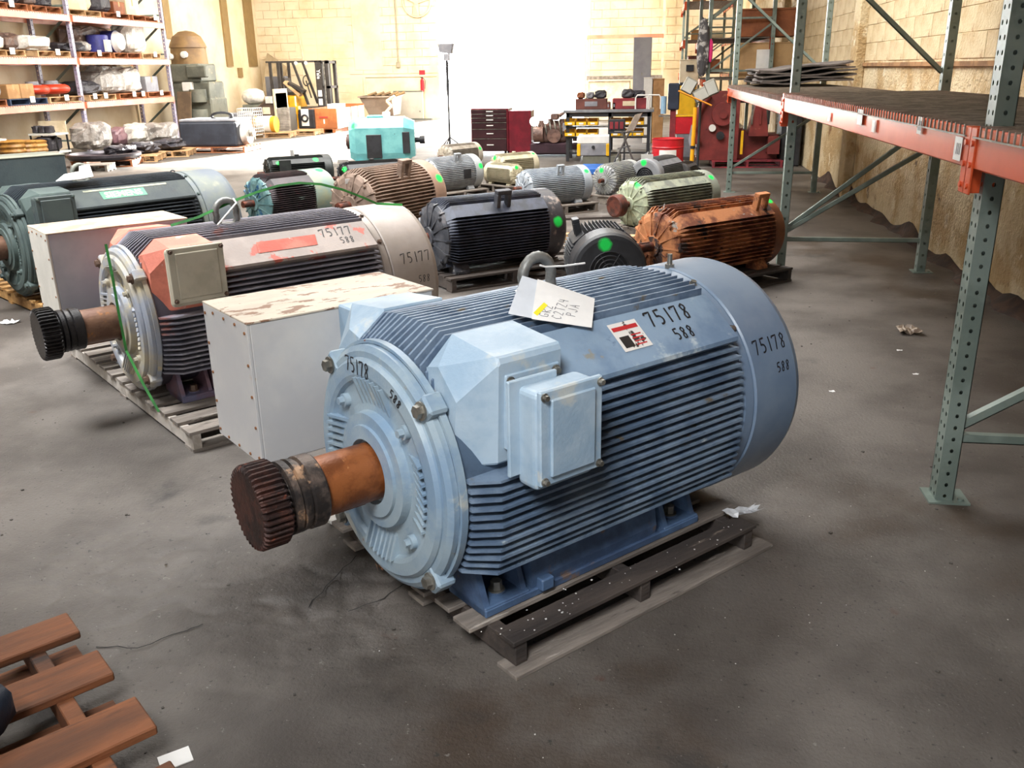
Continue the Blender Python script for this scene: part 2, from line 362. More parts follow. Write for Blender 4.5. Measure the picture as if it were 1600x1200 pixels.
def big_motor(name, label, x, y, th, s, ub, ue, M, opt):
    R = motor_root(name, label, x, y, th, s)
    fr, fi, be, co, pa, bl, jb, bx, sh, hb, ft = (M[k] for k in ('frame', 'fin', 'bell', 'cover', 'panel', 'block', 'junction', 'box', 'shaft', 'hub', 'foot'))
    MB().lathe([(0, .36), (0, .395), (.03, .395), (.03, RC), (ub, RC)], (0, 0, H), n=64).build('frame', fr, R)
    # side fins, one casting ridge each
    nfin = opt.get('nfin', 19)
    for sd in (1, -1):
        for k in range(nfin):
            w = -.235 + (.235 + .272) * k / (nfin - 1)
            yi = math.sqrt(max(.0, (RC - .004) ** 2 - w * w)); yo = env(w) - .004 * (k % 2)
            u0_ = .03 if w < .10 else .37
            poly = [(u0_, yi - .01), (u0_, yi + (yo - yi) * .35), (u0_ + .075, yo), (ub - .02, yo), (ub - .02, yi - .01)] if u0_ < .1 else [(u0_, yi - .01), (u0_, yo), (ub - .02, yo), (ub - .02, yi - .01)]
            P = [(a, -sd * b) for a, b in poly]
            if sd == 1: P = P[::-1]
            MB().prism(P, H + w - .0045, H + w + .0045).build('cooling_fin', fi, R)
    nt = opt.get('ntop', 17)
    for k in range(nt):
        v = -.232 + .464 * k / (nt - 1)
        zi = math.sqrt(RC ** 2 - v * v) - .01; zo = env(v)
        poly = [(.03, zi), (.03, zi + (zo - zi) * .3), (.12, zo), (ub - .02, zo), (ub - .02, zi)]
        mb = MB(); a = [(u, -v - .0045, H + z) for u, z in poly]; b = [(u, -v + .0045, H + z) for u, z in poly]
        mb.loft([a, b]); mb.build('cooling_fin', fi, R)
    for sd in (1, -1):
        for nm, q, ua, uz in (('side_panel', [(.235, .30), (.249, .405), (.262, .411), (.418, .290), (.420, .276), (.30, .20)], .30, ub - .03),):
            a = [L3(ua, sd * v, w_) for v, w_ in q]; b = [L3(uz, sd * v, w_) for v, w_ in q]
            MB().loft([a, b]).build(nm, pa, R)
        # shoulder block at the drive end
        mb = MB(); q0 = [(.20, .06), (.315, .09), (.345, .30), (.26, .385), (.20, .37)]; q1 = [(.20, .05), (.405, .105), (.42, .41), (.41, .43), (.19, .45)]
        rg = [[L3(.035, sd * v, w_) for v, w_ in q0], [L3(.13, sd * v, w_) for v, w_ in q1], [L3(.355, sd * v, w_) for v, w_ in q1]]
        mb.loft(rg).build('shoulder_block', bl, R, bevel=.006)
    # flange, lugs and end bell
    MB().lathe([(-.03, .30), (-.03, .375), (-.018, .392), (0, .392), (0, .405), (.022, .405), (.03, .395)], (0, 0, H), n=64).build('flange_ring', M.get('flange', be), R)
    for a in (45, 135, 225, 315):
        c, s_ = cos(rad(a)), sin(rad(a)); T = Matrix.Translation((0, 0, H)) @ Matrix.Rotation(rad(a), 4, 'X')
        mb = MB(); mb.box((-.035, .35, -.033), (.03, .425, .033), T); mb.build('bolt_lug', be, R, bevel=.008)
        p = Vector((-.035, .388 * c, H + .388 * s_)); bolt(R, p, (-1, 0, 0), .021, M['bolt'])
    MB().lathe([(0, .36), (-.036, .355), (-.048, .345), (-.05, .305), (-.045, .29), (-.012, .275), (-.004, .22), (-.004, .20)], (0, 0, H), n=64, caps=False).build('end_bell', be, R)
    MB().lathe([(.0, .215), (-.03, .215), (-.032, .19), (-.06, .185), (-.062, .15), (-.072, .148), (-.075, .106), (-.05, .102), (-.05, .09)], (0, 0, H), n=48, caps=False).build('bearing_hub', be, R)
    for a0, n_ in ((0, 9), (90, 7), (180, 9), (270, 7)):
        for k in range(n_):
            off = (k - (n_ - 1) / 2) * .026
            mb = MB()
            if a0 in (0, 180):
                sg = 1 if a0 == 0 else -1; z = H + off
                a_ = math.sqrt(.208 ** 2 - off ** 2); b_ = math.sqrt(.297 ** 2 - off ** 2)
                mb.hexa([(-.03, sg * a_, z - .006), (0, sg * a_, z - .006), (0, sg * a_, z + .006), (-.03, sg * a_, z + .006), (-.062, sg * b_, z - .004), (0, sg * b_, z - .004), (0, sg * b_, z + .004), (-.062, sg * b_, z + .004)])
            else:
                sg = 1 if a0 == 90 else -1
                a_ = math.sqrt(.208 ** 2 - off ** 2); b_ = math.sqrt(.297 ** 2 - off ** 2)
                mb.hexa([(-.03, off - .006, H + sg * a_), (0, off - .006, H + sg * a_), (0, off + .006, H + sg * a_), (-.03, off + .006, H + sg * a_), (-.062, off - .004, H + sg * b_), (0, off - .004, H + sg * b_), (0, off + .004, H + sg * b_), (-.062, off + .004, H + sg * b_)])
            mb.build('bell_rib', be, R)
    for a in (45, 135, 225, 315):
        T = Matrix.Translation((0, 0, H)) @ Matrix.Rotation(rad(a), 4, 'X')
        p = T @ Vector((-.02, .255, 0)); MB().cyl(p, p + Vector((-.028, 0, 0)), .024, .022, 16).cyl(p + Vector((-.028, 0, 0)), p + Vector((-.045, 0, 0)), .014, .013, 6, False).build('bearing_bolt', be, R)
    # shaft with toothed coupling hub
    MB().cyl((-.05, 0, H), (-.29, 0, H), .092, None, 32).box((-.27, -.02, H - .096), (-.1, .02, H - .088)).build('shaft', sh, R)
    if opt.get('hub', True):
        hz = MB(); hz.lathe([(-.255, .092), (-.255, .108), (-.26, .112), (-.30, .112), (-.305, .104), (-.31, .104), (-.31, .108), (-.33, .112), (-.335, .104), (-.34, .112), (-.36, .112), (-.365, .098), (-.38, .095), (-.38, .10)], (0, 0, H), n=40)
        hz.build('coupling_collar', M.get('collar', hb), R)
        g = MB(); rings = []
        nt_ = 40
        for u, k in ((-.375, .92), (-.385, 1), (-.455, 1), (-.465, .95)):
            rg = []
            for i in range(nt_ * 4):
                a = 2 * PI * i / (nt_ * 4); rr = (.150 if i % 4 in (0, 1) else .136) * k * opt.get('hubr', 1)
                rg.append((u, rr * cos(a), H + rr * sin(a)))
            rings.append(rg)
        g.loft(rings[::-1]).build('coupling_gear', hb, R)
    # fan cover
    MB().lathe([(ub, .36), (ub, .425), (ub + .008, .444), (ub + .046, .449), (ub + .050, .440), (ub + .056, .440)], (0, 0, H), n=72, caps=False).build('cover_ring', co, R)
    MB().lathe([(ub + .054, .41), (ub + .054, RE - .010), (ub + .060, RE - .004), (ue - .04, RE - .002), (ue - .012, RE - .012), (ue, RE - .05), (ue + .01, .2), (ue + .01, .0001)], (0, 0, H), n=72, caps=False).build('fan_cover', co, R)
    for a in (-40, 40, 70, 140, 220): 
        T = Matrix.Rotation(rad(a), 4, 'X') 
        d = Vector((0, -cos(rad(a)), sin(rad(a)))); p = Vector((ub + .03, 0, H)) + d * .444; bolt(R, p, d, .012, M['bolt'], h=.012)
    p = L3(ub + .07, 0, RE - .01)
    if opt.get('stud', True): MB().cyl(p, p + Vector((0, 0, .055)), .011, .009, 10).cyl(p, p + Vector((0, 0, .016)), .018, None, 6, False).build('grease_fitting', M['bolt'], R)
    torus_eye(R, .615, .445, M['eye'])
    # feet
    for sd in (1, -1):
        Y = lambda v: -sd * v
        MB().box((.10, Y(.20), 0), (1.08 + (ub - 1.2), Y(.365), .028)).build('foot_rail', ft, R, bevel=.004)
        for (u1, u2) in ((.10, .28), (.90 + ub - 1.2, 1.08 + ub - 1.2)):
            MB().box((u1, Y(.16), .0), (u2, Y(.362), .034)).cyl(((u1 + u2) / 2, Y(.30), .034), ((u1 + u2) / 2, Y(.30), .040), .03, None, 12).build('foot', ft, R, bevel=.004)
            for uu in (u1, u2 - .025):
                q = [(.12, .02), (.358, .03), (.345, .06), (.30, .17), (.27, .20), (.12, .12)]
                if uu == u1:
                    a = [L3(uu, sd * v, z - H) for v, z in q]; b = [L3(uu + .022, sd * v, z - H) for v, z in q]
                else:
                    a = [L3(uu, sd * v * .97, z - H) for v, z in q]; b = [L3(uu + .02, sd * v * .97, z - H) for v, z in q]
                MB().loft([a, b]).build('gusset', ft, R)
            bolt(R, ((u1 + u2) / 2, Y(.30), .034), (0, 0, 1), .02, M['bolt'], h=.03)
        q = [(.24, .0), (.352, .0), (.358, .06), (.335, .205), (.24, .205)]
        a = [L3(.29, sd * v, z - H) for v, z in q]; b = [L3(.86 + ub - 1.2, sd * v, z - H) for v, z in q]
        MB().loft([a, b]).build('base_skirt', ft, R)
        MB().box((.31, Y(.34), .02), (.36, Y(.385), .062)).build('ground_pad', ft, R, bevel=.004)
    # auxiliary junction box on the viewer's side
    j = opt.get('jbox', (.155, .375, .06, .355, .425, .525))
    if j:
        ua, uz, wa, wz, va, vz = j
        if opt.get('neck', True):
            MB().box((.15, -.408, H + .15), (.345, -.425, H + .375)).build('mounting_plate', jb, R, bevel=.003)
            for du in (.165, .33):
                for dw in (.17, .355): bolt(R, (du, -.425, H + dw), (0, -1, 0), .011, M['bolt'], h=.012)
            MB().cyl((.25, -.42, H + .265), (.25, -.47, H + .255), .075, .08, 24).build('conduit_neck', jb, R)
            va += .035; vz += .035
            MB().box((ua - .035, -va, H + wa + .03), (uz - .08, -va - .014, H + wz + .02)).build('mounting_plate', jb, R, bevel=.003)
        bb = MB().box((ua, -va, H + wa), (uz, -vz + .012, H + wz)).build('junction_box', jb, R, bevel=.018, seg=3)
        MB().box((ua + .002, -vz + .014, H + wa + .02), (uz + .012, -vz - .004, H + wz + .006)).build('box_lid', M.get('lid', jb), bb, bevel=.004)
        MB().box((ua + .035, -vz - .003, H + wa + .045), (uz - .022, -vz - .014, H + wz - .02)).build('lid_boss', M.get('lid', jb), bb, bevel=.004)
        for uu in (ua + .016, uz):
            for ww in (wa + .036, wz - .01): bolt(bb, (uu, -vz - .004, H + ww), (0, -1, 0), .009, M['bolt'], h=.012, name='lid_screw')
    b = opt.get('tbox')
    if b:
        ua, uz, va, vz, wa, wz = b
        bb = MB().box((ua, va, wa - .105), (uz, vz, wz - .105)).build('terminal_box', bx, R, bevel=.004)
        MB().box((ua - .012, va + .0, wa - .105), (ua, vz - .0, wz - .105)).build('end_panel', M.get('endpanel', bx), bb, bevel=.002)
        MB().box((ua - .012, va - .004, wz - .107), (uz + .005, vz + .004, wz - .099)).build('top_panel', M.get('boxtop', bx), bb, bevel=.002)
        for i in range(5):
            for yy in (va + .02, vz - .02):
                zz = wa - .08 + (wz - wa - .06) * i / 4; MB().cyl((ua - .012, yy, zz), (ua - .016, yy, zz), .006, None, 8).build('screw', M['rustbolt'], bb)
            if 0 < i < 4:
                yy = va + (vz - va) * i / 4
                for zz in (wa - .09, wz - .125): MB().cyl((ua - .012, yy, zz), (ua - .016, yy, zz), .006, None, 8).build('screw', M['rustbolt'], bb)
        if opt.get('boxneck', True):
            MB().box((.18, .41, H + .12), (.42, va + .005, H + .375)).build('box_neck', bl, R, bevel=.006)
    return R

def small_motor(name, label, x, y, th, s, ue, P, F=None, S=None, style='square', nfin=13, lug='side', jb=None, spot=True, shaft=True, z=.115, bellribs=14, C=None, u_cover=.25, feet=True, facefan=False, lugu=None):
    """generic finned motor; P body paint, F fin paint, C cover paint, S shaft"""
    F = F or P; C = C or P; S = S or RUSTY
    R = motor_root(name, label, x, y, th, s, z)
    ub = ue - u_cover
    pts = []; deep = []
    def q(y_, z_, dp): pts.append((y_, z_)); deep.append(dp)
    if style == 'square':
        t = .007
        zs = [-.27 + .50 * k / (nfin - 1) for k in range(nfin)]
        for sd in (1, -1):
            seq = zs if sd == 1 else zs[::-1]
            for w_ in seq:
                yi = math.sqrt(RC ** 2 - w_ ** 2); yo = env(w_) * .98
                a = (t if sd == 1 else -t)
                q(sd * yi, w_ - a, 0); q(sd * yo, w_ - a * .7, 1); q(sd * yo, w_ + a * .7, 1); q(sd * yi, w_ + a, 0)
            if sd == 1:
                q(.40, .27, 1); q(.26, .39, 1)
                vs = [.22 - .44 * k / (nfin - 4) for k in range(nfin - 3)]
                for v in vs:
                    zi = math.sqrt(RC ** 2 - v * v); zo = env(v) * .99
                    q(v + t, zi, 0); q(v + t * .7, zo, 1); q(v - t * .7, zo, 1); q(v - t, zi, 0)
                q(-.26, .39, 1); q(-.40, .27, 1)
        q(-.30, -.33, 0); q(-.12, -.385, 0); q(.12, -.385, 0); q(.30, -.33, 0)
    else:
        n = nfin * 4
        for k in range(n):
            a = 2 * PI * k / n; h = .34 * 2 * PI / n * .5
            for da, rr, dp in ((-h * 1.1, RC, 0), (-h * .75, RE * .985, 1), (h * .75, RE * .985, 1), (h * 1.1, RC, 0)):
                q(rr * cos(a + da), rr * sin(a + da), dp)
    def ring(u, k):
        o = []
        for (y_, z_), d in zip(pts, deep):
            r = math.hypot(y_, z_); rr = r if not d else RC + (r - RC) * k
            o.append((u, y_ * rr / r, H + z_ * rr / r))
        return o
    MB().loft([ring(.04, .15), ring(.14, 1), ring(ub - .01, 1)]).build('frame', F, R)
    MB().lathe([(-.06, .0001), (-.06, .12), (-.03, .13), (-.02, .30), (0, .36), (.03, .40), (.055, .40)], (0, 0, H), n=36, caps=False).build('end_bell', P, R)
    for k in range(bellribs):
        a = 2 * PI * k / bellribs; T = Matrix.Translation((0, 0, H)) @ Matrix.Rotation(a, 4, 'X')
        MB().hexa([T @ Vector(p) for p in ((0, .14, -.01), (-.055, .14, -.01), (-.055, .14, .01), (0, .14, .01), (.05, .42, -.01), (-.005, .40, -.01), (-.005, .40, .01), (.05, .42, .01))]).build('bell_rib', P, R)
    for a in (45, 135, 225, 315):
        T = Matrix.Translation((0, 0, H)) @ Matrix.Rotation(rad(a), 4, 'X'); p = T @ Vector((-.01, .36, 0)); bolt(R, p, (-1, 0, 0), .02, P)
    if shaft: MB().cyl((-.05, 0, H), (-.26, 0, H), .055, None, 20).box((-.25, -.014, H + .05), (-.1, .014, H + .062)).build('shaft', S, R)
    prof = [(ub - .02, .40), (ub - .02, RE - .005), (ub, RE), (ue - .05, RE), (ue - .01, RE - .025), (ue, RE - .07)]
    MB().lathe(prof + ([(ue, .24)] if facefan else [(ue, .0001)]), (0, 0, H), n=48, caps=False).build('fan_cover', C, R)
    if facefan:
        g = MB()
        for rr in (.24, .19, .14, .09, .04): g.tube([(ue, rr * cos(a), H + rr * sin(a)) for a in [k * PI / 12 for k in range(24)]], .009, 5, True)
        for k in range(3): a = k * PI / 3; g.tube([(ue, .24 * cos(a), H + .24 * sin(a)), (ue, -.24 * cos(a), H - .24 * sin(a))], .008, 5)
        tag(g.build('grille', DGREY, R), kind='stuff')
        MB().lathe([(ue - .03, .0001), (ue - .03, .26)], (0, 0, H), n=24, caps=False).build('fan_plate', BLACKM, R)
    um = lugu or (ub + .1) / 2 + .05
    if lug == 'side':   # lifting lug with slot on the shoulder
        mb = MB(); T = Matrix.Translation(L3(um, .30, .34)) @ Matrix.Rotation(rad(12), 4, 'X')
        mb.box((-.10, -.045, -.10), (-.045, .04, .15), T); mb.box((.045, -.045, -.10), (.10, .04, .15), T); mb.box((-.10, -.045, .15), (.10, .04, .20), T); mb.box((-.045, -.045, -.10), (.045, .04, -.02), T)
        mb.build('lifting_lug', P, R, bevel=.006)
    elif lug == 'top': torus_eye(R, um, .45, P, .05, .016, .05)
    elif lug == 'eye': MB().box((um - .06, -.05, H + .42), (um + .06, .05, H + .50)).build('lifting_lug', P, R, bevel=.01)
    if jb:
        side, ua, uz, wa, wz, dep = jb
        v0 = .36; Yf = (lambda v: -v if side > 0 else v)
        b = MB().box((ua, Yf(v0), H + wa), (uz, Yf(v0 + dep), H + wz)).build('junction_box', P, R, bevel=.01)
        MB().box((ua - .01, Yf(v0 + dep), H + wa - .01), (uz + .01, Yf(v0 + dep + .015), H + wz + .01)).build('box_lid', P, b, bevel=.004)
    if feet:
        for sd in (1, -1):
            for u1 in (.12, ub - .24):
                a = [L3(u1, sd * v, zz - H) for v, zz in ((.18, 0), (.37, 0), (.37, .03), (.30, .12), (.30, .16), (.18, .16))]
                b = [L3(u1 + .2, sd * v, zz - H) for v, zz in ((.18, 0), (.37, 0), (.37, .03), (.30, .12), (.30, .16), (.18, .16))]
                MB().loft([a, b]).build('foot', P, R)
    return R

RUSTY = mat('rusty steel', '6b3420', '3a2018', 9, .4, .6, [('a8602e', 14, .6, .06)], rough=.7, metal=.2, bump=.4)
STEEL = mat('dull steel', '9a9890', '6d6a62', 9, rough=.38, metal=.7, bump=.15)
DGREY = mat('dark grey wire', '2c2d30', rough=.5)
BLACKM = mat('black paint', '16171a', '25262b', 6, rough=.55, bump=.2)
# --- pallets -------------------------------------------------------
WOODG = mat('weathered grey wood', '8b8279', '5f5750', 5, .35, .65, [('3c352f', 9, .62, .08), ('a89f95', 14, .64, .06)], rough=.85, bump=.6, bscale=40, stretch=(.25, 1.6, 1.6))
WOODO = mat('orange pallet wood', 'a8673a', '7a4526', 4, .35, .65, [('4a2c1c', 7, .62, .08)], rough=.8, bump=.5, bscale=30, stretch=(.3, 1.6, 1.6))
WOODP = mat('pale pallet wood', 'c9a67c', 'a07c54', 4, .35, .65, [('6b5138', 8, .64, .08)], rough=.8, bump=.4, stretch=(.3, 1.6, 1.6))
WOODD = mat('dark oily wood', '4d443e', '332d2a', 5, .35, .65, [('75695e', 10, .64, .06)], rough=.75, bump=.5, bscale=40, stretch=(.3, 1.6, 1.6))
WOODB = mat('blue painted wood', '31435e', '23304a', 5, rough=.7, bump=.3)
WOODR = mat('red painted wood', '8c2430', '5f1a22', 5, rough=.7, bump=.3)
def pallet(label, x, y, rz, Lx, Ly, h=.105, nb=6, m=None, group=None, z=0, ns=3, bw=.095, m2=None, loc_center=True, name='pallet', single=False):
    """boards run along local x, stringers along local y"""
    m = m or WOODG; m2 = m2 or m
    R = thing(name, label, 'pallet', (x, y, z), rz, group)
    bt = .016
    for k in range(nb):
        yy = -Ly / 2 + (Ly - bw) * k / (nb - 1); j = random.uniform(-.008, .008)
        MB().box((-Lx / 2 + j, yy, h - bt), (Lx / 2 + j * .5, yy + bw * random.uniform(.93, 1), h)).build('board', m, R)
    for k in range(ns):
        xx = -Lx / 2 + .01 + (Lx - .06) * k / (ns - 1)
        MB().box((xx, -Ly / 2, bt), (xx + .04, Ly / 2, h - bt)).build('stringer', m2, R)
    for k in range(3):
        yy = -Ly / 2 + (Ly - bw) * k / 2; MB().box((-Lx / 2 + .005, yy, 0), (Lx / 2, yy + bw, bt)).build('bottom_board', m, R)
    return R

# ------------------------------------------------------------------ the large blue-grey motor in front
BLU = mat('blue grey paint', '869cb1', '687f99', 3, .38, .62, [('b9c4c8', 5, .6, .1), ('8c8c84', 9, .66, .06), ('4e6480', 7, .64, .06)], rough=.42, bump=.12, bscale=90)
BLUB = mat('blue grey bell paint', '93a4ae', '7890a6', 4, .4, .62, [('b2b6b0', 6, .6, .1), ('8a8068', 14, .69, .04), ('7c4a34', 16, .70, .03), ('6a6656', 7, .68, .08)], rough=.38, bump=.15, bscale=90)
BLUF = mat('blue grey fins', '74869a', '53667d', 5, .4, .6, [('6d6455', 9, .62, .08), ('8a5a40', 18, .72, .04), ('a8b4bc', 12, .66, .06)], rough=.5, bump=.15)
BLUT = mat('blue grey pale block', 'a5b8c6', '8ea6ba', 4, .4, .62, [('b6bcba', 6, .6, .1), ('6e5a50', 12, .74, .03)], rough=.45, bump=.15)
BLUC = mat('blue grey cover', '7f90a3', '677b93', 1.6, .35, .65, [('a7b0b6', 4, .64, .1), ('9a8f80', 5, .7, .05)], rough=.36, bump=.06, bscale=60)
BLUFT = mat('blue foot paint', '4c6484', '3a4c68', 5, .4, .6, [('6b5a50', 8, .6, .08), ('8a4a34', 14, .7, .04)], rough=.5, bump=.2)
BOXW = mat('white box paint', 'ccc9c4', 'b9b8b8', 2, .35, .65, [('b59468', 5, .72, .06), ('5a3a2c', 30, .76, .02)], rough=.45, bump=.04)
BOXT = mat('peeling box top', 'c2b6a4', 'b3a696', 3, .4, .6, [('80604a', 13, .56, .03)], rough=.6, bump=.2, stretch=(.6, 1.4, 1))
EYEM = mat('cast eye steel', '8e8f8c', '6f6f6b', 12, rough=.5, metal=.5, bump=.2)
RUSTSH = mat('rust orange shaft', '985a30', '74401f', 10, .4, .6, [('b98050', 22, .66, .05), ('4a2418', 9, .66, .05)], rough=.42, metal=.35, bump=.2)
HUBM = mat('dark rusty hub', '4a2c24', '2c1d1a', 14, .4, .6, [('6e3a2a', 20, .6, .06)], rough=.6, metal=.3, bump=.4)
COLM = mat('worn collar', '5d5048', '2f2a28', 14, .4, .6, [('a58468', 10, .6, .06)], rough=.5, metal=.4, bump=.3)
rb = mat('rusty screw', '8a5a34', rough=.6)
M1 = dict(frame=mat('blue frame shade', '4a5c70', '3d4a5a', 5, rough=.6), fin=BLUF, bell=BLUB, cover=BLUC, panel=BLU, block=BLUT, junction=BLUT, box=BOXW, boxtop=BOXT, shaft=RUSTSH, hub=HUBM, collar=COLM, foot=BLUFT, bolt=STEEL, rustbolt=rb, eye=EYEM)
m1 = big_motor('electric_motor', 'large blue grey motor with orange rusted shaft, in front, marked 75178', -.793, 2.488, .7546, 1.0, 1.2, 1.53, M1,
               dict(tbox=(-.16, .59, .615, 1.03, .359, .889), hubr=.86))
def PL(nv, nw, d):   # writing surface: plane with normal (nv,nw) in the motor's cross-section; s along u, t up
    Nn = Vector((0, -nv, nw)).normalized(); T_ = Vector((0, nw, nv)).normalized()
    return lambda s, t: (L3(0, 0, 0) + Nn * (d + .0015) + Vector((s, 0, 0)) + T_ * t, Nn)
def CY(r): return lambda s, a: (Vector((s, -(r + .001) * cos(a / r), H + (r + .001) * sin(a / r))), Vector((0, -cos(a / r), sin(a / r))))
# true panel plane: through (v,w)=(.262,.411) and (.418,.290)
pn = Vector((.121, .156)).normalized(); pd = pn.x * .262 + pn.y * .411; pt0 = Vector((pn.y, -pn.x)); ps = lambda v, w_: v * pt0.x + w_ * pt0.y
fp = PL(pn.x, pn.y, pd); tc = -ps(.262, .411); te = -ps(.418, .290)
mb = scribble(MB(), '75178', fp, .062, .0078, .835, tc - .078); mb = scribble(mb, '588', fp, .045, .0065, .905, tc - .150)
mb.build('marker_writing', INK, m1)
fc = CY(RE - .003)
scribble(MB(), '75178', fc, .055, .0062, 1.285, rad(25) * .455).build('marker_writing', INK, m1); mb = scribble(MB(), '588', fc, .036, .005, 1.385, rad(14.5) * .455); mb.build('marker_writing', INK, m1)
fb = lambda s, t: (Vector((-.0515, -s, H + t)), Vector((-1, 0, 0)))
mb = scribble(MB(), '75178', lambda s, t: fb(s, t), .05, .0055, -.135, .298, pitch=.62)
a0 = rad(62)
def ar(s, t, r0=.318):
    a = rad(66) - s / r0; r = r0 + t; return (Vector((-.0512, -r * cos(a), H + r * sin(a))), Vector((-1, 0, 0)))
mb = scribble(mb, '588', ar, .030, .005, 0, -.012); mb.build('marker_writing', INK, m1)
# torn label on the panel
LBL = mat('torn label', 'dcd8d2', 'cfc9c4', 3, spots=[('3a3434', 22, .56, .02)], rough=.5, bump=0)
def quad_on(f, s0, s1, t0, t1, off=.0006, sk=0):
    mb = MB(); q = [(s0, t0), (s1, t0), (s1 + sk, t1), (s0 + sk, t1)]; P = [f(a, b) for a, b in q]
    return mb.add([p + n_ * off for p, n_ in P], [(0, 1, 2, 3)])
lb = quad_on(fp, .665, .79, tc - .142, tc - .03, .0008).build('torn_label', LBL, m1)
quad_on(fp, .672, .783, tc - .062, tc - .046, .0014).build('red_band', mat('label red', 'c22a2e', rough=.5, bump=0), lb)
quad_on(fp, .678, .72, tc - .13, tc - .085, .0014).build('black_print', mat('label black', '2a2626', rough=.5, bump=0), lb)
for k in range(4): quad_on(fp, .73, .775, tc - .128 + k * .013, tc - .123 + k * .013, .0014).build('print_line', mat('label red', ''), lb)

# paper tag with handwriting lying on the fins, tied to the lifting eye
PAPER = mat('white paper', 'e6e4e0', rough=.7, bump=0)
tgR = thing('paper_tag', 'white handwritten paper tag tied to the lifting eye of the blue motor', 'tag', (0, 0, 0)); tgR.matrix_world = m1.matrix_basis.copy() if False else Matrix()
tgR.location = m1.location; tgR.rotation_euler = m1.rotation_euler
ft_ = PL(.5, .866, .497)
def sheet(pts, name, m, off, parent, th=.0012):
    P = [ft_(a, -b) for a, b in pts]; lo_ = [p + n_ * off for p, n_ in P]; hi_ = [p + n_ * (off + th) for p, n_ in P]
    return MB().loft([lo_, hi_]).build(name, m, parent)
sheet([(.406, -.030), (.545, -.19), (.69, -.055), (.585, .060)], 'paper_sheet', PAPER, .004, tgR)
sheet([(.347, -.075), (.505, -.222), (.575, -.165), (.440, -.02)], 'paper_sheet', mat('folded paper', 'c9ced4', rough=.6, bump=0), .0, tgR)
sheet([(.428, -.052), (.495, -.085), (.500, -.070), (.433, -.037)], 'yellow_highlight', mat('yellow marker', 'e8dc20', rough=.6, bump=0), .0054, tgR, .0003)
PEN = mat('pencil grey', '6a6a70', rough=.6, bump=0)
def wr_(s, t):   # rotated writing frame on the tag
    a = rad(52); p, n_ = ft_(.455 + s * cos(a) + t * sin(a) * 1.0, -(-.075 + s * sin(a) * .95 - t * cos(a))); return (p + n_ * .006, n_)
def wr2(s, t):
    ax = Vector((.78, -.62)); ay = Vector((-.80, -.45)); q = Vector((.45, -.030)) + ax * s + ay * t; p, n_ = ft_(q.x, -q.y); return (p + n_ * .0055, n_)
mb = scribble(MB(), 'GR2', wr2, .036, .0026, .0, -.02, pitch=.66); mb = scribble(mb, 'C2TZ4', wr2, .036, .0026, .0, -.065, pitch=.66) ; mb = scribble(mb, 'PJA', wr2, .036, .0026, .03, -.11, pitch=.66)
mb.build('pencil_writing', PEN, tgR)
ZT = mat('white plastic tie', 'f0f0ee', rough=.4, bump=0)
mb = MB(); P0 = [ft_(a, -b)[0] + Vector((0, 0, c)) for a, b, c in ((.565, -.20, .04), (.585, -.195, .035), (.66, -.19, .03), (.75, -.185, .03))]
MB().tube(P0, .0035, 6).build('cable_tie_tail', ZT, tgR); mb.tube([L3(.553 + .024 * cos(a), .024 * sin(a), .475) for a in [k * PI / 6 for k in range(12)]], .003, 5, True)
mb.build('cable_tie', ZT, tgR)
for o in list(tgR.children): pass

# pallet under it
a_ = Vector((sin(.7546), cos(.7546), 0)); n_ = Vector((cos(.7546), -sin(.7546), 0))
def m1w(u, v, z=0): p = Vector((-.793, 2.488, z)) + a_ * u + n_ * v; return p
c = m1w(.63, -.02)
pal = thing('pallet', 'low weathered grey pallet under the large blue grey motor', 'pallet', c, PI / 2 - .7546)
vb = [(.425, .515), (.285, .375), (.165, .245), (.04, .12), (-.09, -.01), (-.21, -.13), (-.34, -.26), (-.52, -.43)]
for k, (v0, v1) in enumerate(vb):
    ua = -.60 + (.06 if k == 0 else (.0 if k % 2 else .012)); ub_ = .60 + (.06 if k == 1 else 0)
    MB().box((ua, -(v0 + .02), .089), (ub_, -(v1 + .02), .105)).build('board', WOODG if k not in (0,) else WOODD, pal, bevel=.002)
for u1 in (-.53, .0, .54): MB().box((u1, -.53, .016), (u1 + .045, .50, .089)).build('stringer', WOODD, pal, bevel=.002)
for v0 in (.455, -.05, -.52): MB().box((-.56, -(v0 + .02), 0), (.66, -(v0 + .115), .016)).build('bottom_board', WOODG, pal, bevel=.002)

# ------------------------------------------------------------------ pinkish red and grey motor 75177
GRP = mat('grey beige paint', 'a69a92', '94897f', 2.5, .35, .65, [('8c8079', 5, .66, .08)], rough=.5, bump=.06)
PNK = mat('faded red paint', 'b06a5e', '8e6f6c', 3, .42, .6, [('d98a72', 4, .6, .08), ('8b5c5c', 7, .62, .06)], rough=.6, bump=.2)
PNKB = mat('salmon block', 'd8806a', 'bb6a58', 4, .4, .6, [('cfc0b4', 7, .6, .05)], rough=.6, bump=.2)
FIN2 = mat('grey fins', '86838b', '6e6c76', 4, .4, .6, [('9c6c66', 4, .6, .08), ('9a979c', 14, .66, .06)], rough=.5, bump=.15)
BEL2 = mat('cream grey bell', 'a9a08c', '8e94a0', 4, .4, .6, [('c4b488', 5, .6, .08), ('6b5a40', 12, .68, .05)], rough=.5, bump=.2)
PAN2 = mat('grey panel with red', 'a3968e', '938780', 4, spots=[('b05a4c', 6, .56, .04)], rough=.5, bump=.1)
JB2 = mat('rusty cream box', 'bcb5a2', 'a9a290', 4, .4, .62, [('a87a40', 6, .64, .05), ('6e3f20', 12, .74, .03)], rough=.5, bump=.1)
BX2 = mat('grey sheet box', 'aeb0b8', '9fa2ac', 2, spots=[('6a6258', 30, .74, .03)], rough=.4, bump=.03)
